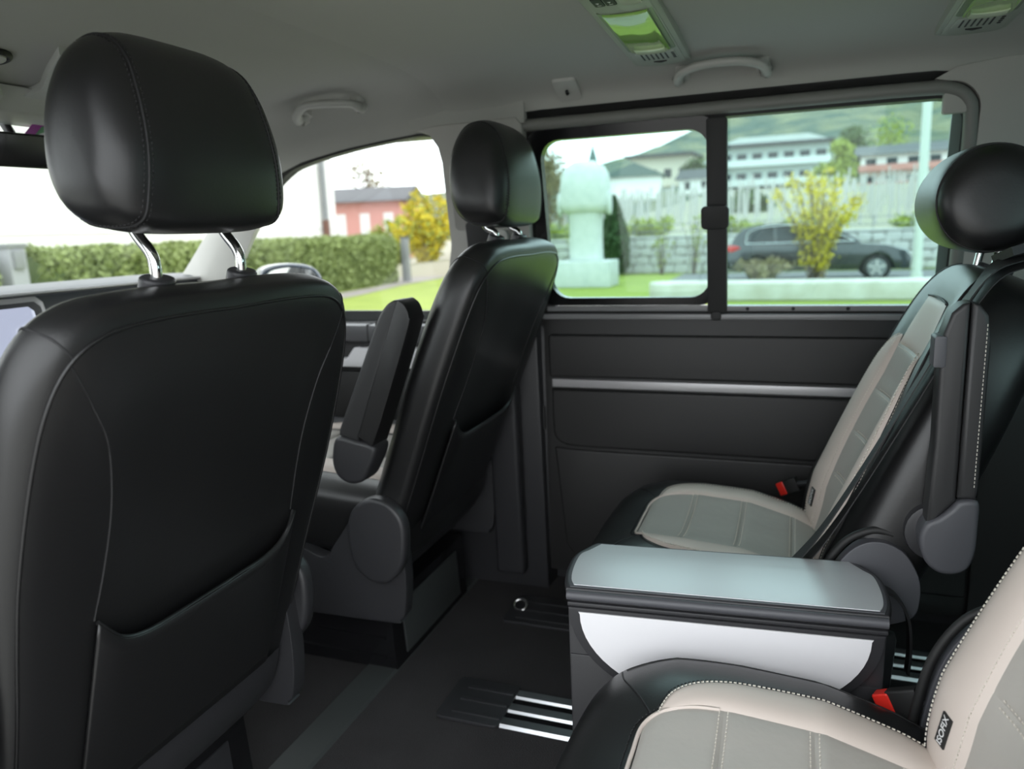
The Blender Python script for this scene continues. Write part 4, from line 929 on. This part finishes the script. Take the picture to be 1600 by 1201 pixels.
for k, (x, y, h, w, m_, lb_) in enumerate((
        (2.7, 64, 3.4, 1.8, LEAFG, 'pale spring-green tree between the modern block and the pink house'),
        (5.0, 85, 5.5, 2.6, LEAFM, 'dark round tree above the spring-green tree'),
        (-2.6, 47, 1.1, 1.6, LEAFM, 'low olive bush in the vineyard below the modern block'),
        (8.6, 90, 6, 4, LEAFG, 'large light green tree behind the pink and white house'),
        (-8.2, 70, 3.2, 1.6, LEAFM, 'small dark tree left of the modern block'))):
    tree('hill_tree', (x, y, hz_(x, y)-.2), h, w, lb_, m_, 1500, .16, .15)
# ---- marble sculpture
sc_ = empty('sculpture', (-5.15, 19.75, GZ), 'large pale marble head sculpture on a block pedestal', 'sculpture')
box('pedestal', -.74, .74, -.55, .55, 0, .66, STONE, sc_, .03)
def sq(w, d, z, n=24, e=2.6, oy=0.): return [(w*math.copysign(abs(math.cos(t))**(2/e), math.cos(t)), oy+d*math.copysign(abs(math.sin(t))**(2/e), math.sin(t)), z) for t in np.linspace(0, 2*math.pi, n+1)[:-1]]
loft('neck', [sq(.47, .42, .62), sq(.43, .38, .75), sq(.42, .38, 1.3), sq(.44, .40, 1.8), sq(.50, .44, 2.0)], STONE, sc_, True, sharp=0)
loft('head', [sq(.48, .42, 1.86, oy=.05), sq(.60, .52, 1.94), sq(.65, .56, 2.12), sq(.64, .56, 2.5), sq(.60, .54, 2.85), sq(.48, .46, 3.05), sq(.28, .3, 3.17), sq(.05, .06, 3.21)], STONE, sc_, True, sharp=0)
for s in (-1, 1): prism('ear', [(.16*math.cos(k), 2.12+.30*math.sin(k)) for k in np.linspace(0, 2*math.pi, 20)[:-1]], .60, .70, lambda u, v, w: (s*w, u-.1, v), STONE, sc_, .03)
# ---- long stone kerb on the lawn
kb = prism('stone_bench', [(-2.75+.3+.34*math.cos(t), 15.75+.34*math.sin(t)) for t in np.linspace(math.pi/2, math.pi*1.5, 9)]+[(6.5, 15.41), (6.5, 16.09)], GZ, GZ+.37, lambda u, v, w: (u, v, w), mat('weathered_stone', (.55, .54, .50), .8, bump=(12, .5, 5, .02), var=(2.4, .2, (.42, .40, .33))), None, .06, 3)
tag(kb, 'long weathered stone bench with rounded end on the lawn', 'bench')
# ---- stone wall, stones set one by one in the mortar
sw = empty('stone_wall', (0, 24.75, GZ), 'grey rubble stone wall with railing behind the parked car', 'wall')
box('mortar_core', -9.0, 8.5, -.02, .25, 0, 1.10, MORT, sw, .0)
sm_ = []
for k in range(6):
    bmm = bmesh.new(); bmesh.ops.create_cube(bmm, size=1.); bmesh.ops.bevel(bmm, geom=list(bmm.edges), offset=.12, segments=1, affect='EDGES')
    for v in bmm.verts: v.co += Vector((random.uniform(-.06, .06), random.uniform(-.06, .06), random.uniform(-.06, .06)))
    me = bpy.data.meshes.new('stone'); bmm.to_mesh(me); bmm.free(); me.materials.append(STONEW); sm_.append(me)
ns = 0
for r in range(4):
    x = -8.95+random.uniform(0, .2)
    while x < 8.3:
        w = random.uniform(.26, .48); h = .26
        if abs(x) < 9:
            o = bpy.data.objects.new('stone', sm_[ns % 6]); COL.objects.link(o); o.parent = sw; o.location = (x+w/2, -.03+random.uniform(-.015, .015), .14+r*.268); o.scale = (w-.02, .14, h-.015+random.uniform(-.02, .02)); ns += 1
        x += w
prism('coping', [(-9.05, 1.10), (8.5, 1.10), (8.5, 1.17), (-9.05, 1.17)], -.08, .3, lambda u, v, w: (u, w, v), STONEW, sw, .01)
for zz in (1.30, 1.52): tube('rail', [(-9, .1, zz), (8.5, .1, zz)], .014, METG, sw, 6)
for k in range(18): tube('rail_post', [(-8.9+k, .1, 1.17), (-8.9+k, .1, 1.54)], .016, METG, sw, 6)
# ---- vineyard stakes
vs = None
for r in range(7):
    for k in range(40):
        y = 34+r*3.4+random.uniform(-.5, .5); x = -12.5+k*.57*(1+.05*r)+random.uniform(-.12, .12); z0 = hz_(x, y)
        if abs(x+2.6) < 2.0 and abs(y-47) < 2.5: continue
        if vs is None:
            vs = prism('vineyard_stake', [(-.04, -.04), (.04, -.04), (.04, .04), (-.04, .04)], 0, 1.7, lambda u, v, w: (u, v, w), mat('weathered_stake', (.46, .44, .42), .9), None, .0); o = vs
            tag(vs, 'thin pale vineyard stake on the slope behind the stone wall', 'stake', 'vineyard stakes')
        else: o = vs.copy(); COL.objects.link(o)
        o.location = (x, y, z0-.05); o.rotation_euler = (random.uniform(-.05, .05), random.uniform(-.05, .05), random.random()); o.scale = (1, 1, random.uniform(.8, 1.1))
# ---- fresh green shrubs over the wall, saplings and a dry bush before it
for k, (x, h) in enumerate(((-7.6, .9), (-4.7, 1.0), (-2.0, .8), (.8, .95), (3.5, .85), (6.2, .9))):
    shrub('fresh_shrub', (x, 26.6, hz_(x, 26.6)-.05), h, 1.1, 'low fresh yellow-green shrub just behind the stone wall', 'bush', 22, LEAFG, 1500, .07, None, group='shrubs behind the stone wall')
for k, (x, y, h) in enumerate(((-3.9, 24.1, 2.0), (-2.9, 24.0, 2.3), (-6.6, 24.1, 1.8))):
    shrub('thin_sapling', (x, y, GZ), h, .45, 'thin budding sapling before the stone wall', 'sapling', 9, LEAFG, 130, .05, None, group='saplings before the stone wall')
shrub('dry_bush', (-.75, 19.25, GZ), .75, .75, 'low brown dry bush beside the rear wheel of the parked car', 'bush', 40, LEAFB, 1300, .05)
# ---- lamp post
lp = empty('lamp_post', (2.57, 19.3, GZ), 'tall pale lamp post beside the parked car', 'lamp post')
tube('post', [(0, 0, 0), (0, 0, 3), (0, 0, 5.6)], [.10, .095, .085], POSTW, lp, 14); tube('base_sleeve', [(0, 0, 0), (0, 0, .25)], .125, POSTW, lp, 14)
tube('lamp_arm', cr([(0, 0, 5.5), (0, -.1, 5.75), (0, -.6, 5.9), (0, -1.0, 5.92)], 5), .05, POSTW, lp, 8)
prism('lamp_head', rrect(-.14, -1.6, .14, -.95, .1), 5.86, 5.98, lambda u, v, w: (u, v, w), POSTW, lp, .03)
# ---- parked car
car = empty('parked_car', (.45, 21.0, GZ), 'dark parked hatchback behind the yellow bush, red tail lamp', 'car')
CARM = mat('car_paint', (.012, .018, .024), .2, coat=1.)
bodyo = [(-2.12, .35), (-2.15, .62), (-2.10, .88), (-1.98, .96), (.75, .93), (1.55, .86), (2.0, .74), (2.12, .55), (2.10, .30), (1.78, .26)]
def arch(cx, r, n=8): return [(cx+r*math.cos(t), .28+r*math.sin(t)) for t in np.linspace(0, math.pi, n)]
outl = bodyo[:-1]+arch(1.38, .36)+arch(-1.30, .36)+[(-1.8, .28)]
cab_w = lambda u, v, w: (u, w*(1-.06*max(0, v-.5)), v)
prism('car_body', outl, -.86, .86, cab_w, CARM, car, .05, 3)
roof = cr([(-2.0, .93), (-1.86, 1.18), (-1.6, 1.36), (-1.0, 1.44), (-.3, 1.445), (.2, 1.38), (.62, 1.2), (1.05, .93)], 4)
prism('car_cabin', [tuple(p) for p in roof], -.76, .76, lambda u, v, w: (u, w*(1-.28*max(0, v-.95)), v), CARM, car, .05, 3)
for s in (-1, 1):
    for pts in ([(-1.55, .98), (-1.50, 1.22), (-1.2, 1.33), (-.98, 1.35), (-.95, .98)], [(-.88, .98), (-.90, 1.36), (-.3, 1.365), (-.1, 1.34), (-.08, .98)], [(.0, .98), (-.02, 1.33), (.2, 1.29), (.5, 1.12), (.78, .98)]):
        prism('car_window', pts, .735, .775, lambda u, v, w: (u, s*w*(1-.28*max(0, v-.95)), v), DARKW, car, .004)
    tube('window_chrome', [(u, s*.785*(1-.28*max(0, v-.95)), v) for u, v in cr([(-1.62, .97), (-1.55, 1.24), (-1.2, 1.36), (-.6, 1.39), (-.1, 1.375), (.25, 1.31), (.55, 1.13), (.86, .97)], 4)], .012, CHROME, car, 6)
    tube('belt_chrome', [(-1.62, s*.80, .965), (.86, s*.80, .965)], .012, CHROME, car, 6)
    for cx in (-1.30, 1.38):
        wh = prism('wheel', [(cx+.315*math.cos(t), .315+.315*math.sin(t)) for t in np.linspace(0, 2*math.pi, 29)[:-1]], .66, .86, lambda u, v, w: (u, s*w, v), RUBB, car, .03)
        prism('wheel_rim', [(cx+.215*math.cos(t), .315+.215*math.sin(t)) for t in np.linspace(0, 2*math.pi, 25)[:-1]], .80, .868, lambda u, v, w: (u, s*w, v), METG, wh, .01)
        for k in range(5):
            t = k*2*math.pi/5+.3; d = np.array((math.cos(t), math.sin(t))); e = np.array((-d[1], d[0]))
            q = [d*.03+e*.03, d*.2+e*.022, d*.2-e*.022, d*.03-e*.03]
            prism('wheel_spoke', [(cx+p[0], .315+p[1]) for p in q], .86, .876, lambda u, v, w: (u, s*w, v), ALU, wh, 0)
    prism('tail_lamp', [(-2.17, .74), (-2.13, .92), (-1.85, .93), (-1.72, .86), (-1.95, .76)], .62, .845, lambda u, v, w: (u, s*w, v), mat('tail_red', (.55, .02, .02), .25, coat=.5), car, .01)
    prism('head_lamp', [(2.06, .62), (2.02, .74), (1.7, .80), (1.72, .70)], .55, .84, lambda u, v, w: (u, s*w, v), mat('lamp_glass', (.5, .52, .55), .1), car, .01)
# ---- buildings
def block(name, loc, rz, label, w, d, floors, fh, wallm, bands=None, roofm=None, roof='flat', wins=6, wh=.55, ww=.6, over=.4, rh=1.2, winm=DARKW):
    root = empty(name, loc, label, 'building', rotz=rz); H_ = floors*fh
    box('walls', -w/2, w/2, -d/2, d/2, 0, H_, wallm, root, 0)
    for f in range(floors):
        for k in range(wins):
            cx = -w/2+(k+.5)*w/wins; hw = ww*w/wins/2
            wn = prism('window', [(cx-hw, f*fh+fh*.28), (cx+hw, f*fh+fh*.28), (cx+hw, f*fh+fh*(.28+wh)), (cx-hw, f*fh+fh*(.28+wh))], -d/2-.02, -d/2+.05, lambda u, v, q: (u, q, v), winm, root, 0)
        if bands: box('balcony', -w/2-.1, w/2+.1, -d/2-.9, -d/2, f*fh-.05, f*fh+fh*.32, bands, root, 0)
    if roof == 'flat':
        box('roof_slab', -w/2-over, w/2+over, -d/2-over-.6, d/2+over, H_, H_+.22, roofm, root, 0)
    else:
        prism('roof', [(-d/2-over, H_-.15), (0, H_+rh), (d/2+over, H_-.15)], -w/2-over, w/2+over, lambda u, v, q: (q, u, v), roofm, root, 0)
    return root
wb_ = empty('white_building', (-20.6, 18.5, GZ), 'long white rendered building behind the hedges', 'building')
box('walls', -6, .6, -14, 12.6, 0, 8.5, WALLW, wb_, 0)
box('plinth_band', .6, .63, -14, 12.6, 1.9, 1.95, mat('band_grey', (.6, .6, .6), .8), wb_, 0)
for k in range(4): prism('window', [(-11.5+k*4.2, 4.4), (-10.3+k*4.2, 4.4), (-10.3+k*4.2, 6.2), (-11.5+k*4.2, 6.2)], .55, .62, lambda u, v, q: (q, u, v), mat('pale_shutter', (.62, .62, .60), .8), wb_, 0)
dp = empty('drain_pipe', (-19.82, 30.0, GZ), 'grey drainpipe with rusty foot on the white building', 'pipe')
tube('pipe', [(0, 0, 2.2), (0, 0, 8)], .13, METG, dp, 12); tube('pipe_foot', [(0, 0, 0), (0, 0, 2.3)], .15, mat('rusty_pipe', (.16, .08, .06), .8), dp, 12)
block('pink_house', (-24.6, 41.5, GZ), math.radians(14), 'pink house with sloping dark roof beyond the white building', 5.6, 5, 1, 3.6, PINKW, None, ROOFD, 'gable', 4, .5, .4, .5, .8, winm=mat('white_shutter', (.7, .7, .7), .7))
mb = block('modern_block', (-2.2, 80, 4.2), 0, 'pale modern block with dark window bands and flat roof on the slope', 9.6, 7, 2, 1.75, mat('pale_green_render', (.50, .54, .52), .8), mat('pale_band', (.60, .63, .62), .8), ROOFD, 'flat', 7, .38, .62)
prism('hipped_roof', [(-5.0, 3.7), (-3.0, 4.35), (3.0, 4.35), (5.0, 3.7)], -3.5, 3.5, lambda u, v, w: (u, w, v), mat('pale_roof', (.52, .54, .52), .7), mb, 0)
box('side_wing', -8.0, -4.8, -2.5, 3, 0, 2.6, mat('pale_green_render', (.50, .54, .52), .8), mb, 0)
block('pink_white_house', (8.6, 70.5, 3.1), math.radians(-6), 'white house with pink balcony bands and dark roof', 7.4, 6, 2, 1.35, WALLW, PINKW, ROOFD, 'gable', 5, .42, .5, .5, .8)
block('white_villa', (-12.3, 63, 3.0), math.radians(-82), 'white villa with grey-green gable roof behind the sculpture', 3.6, 4.2, 1, 1.9, WALLW, None, ROOFT, 'gable', 3, .45, .35, .4, .9)
block('white_villa', (-11.6, 74, 4.4), math.radians(-4), 'cream villa with flat roof above the gabled villa', 5.4, 4, 1, 2.6, CREAMW, None, ROOFD, 'flat', 4, .3, .5)
block('white_villa', (-7.4, 65.5, 3.3), math.radians(-12), 'small white house with gable end, right of the gabled villa', 2.8, 2.6, 1, 1.3, WALLW, None, ROOFD, 'gable', 2, .45, .35, .3, .7)
ch = empty('church_spire', (-23.0, 92, 2.6), 'thin pointed church spire behind the sculpture', 'tower')
box('tower', -.8, .8, -.8, .8, 0, 4.2, WALLW, ch, 0)
mesh('spire', [(-.9, -.9, 4.2), (.9, -.9, 4.2), (.9, .9, 4.2), (-.9, .9, 4.2), (0, 0, 8.2)], [(0, 1, 4), (1, 2, 4), (2, 3, 4), (3, 0, 4), (3, 2, 1, 0)], ROOFT, ch, False)
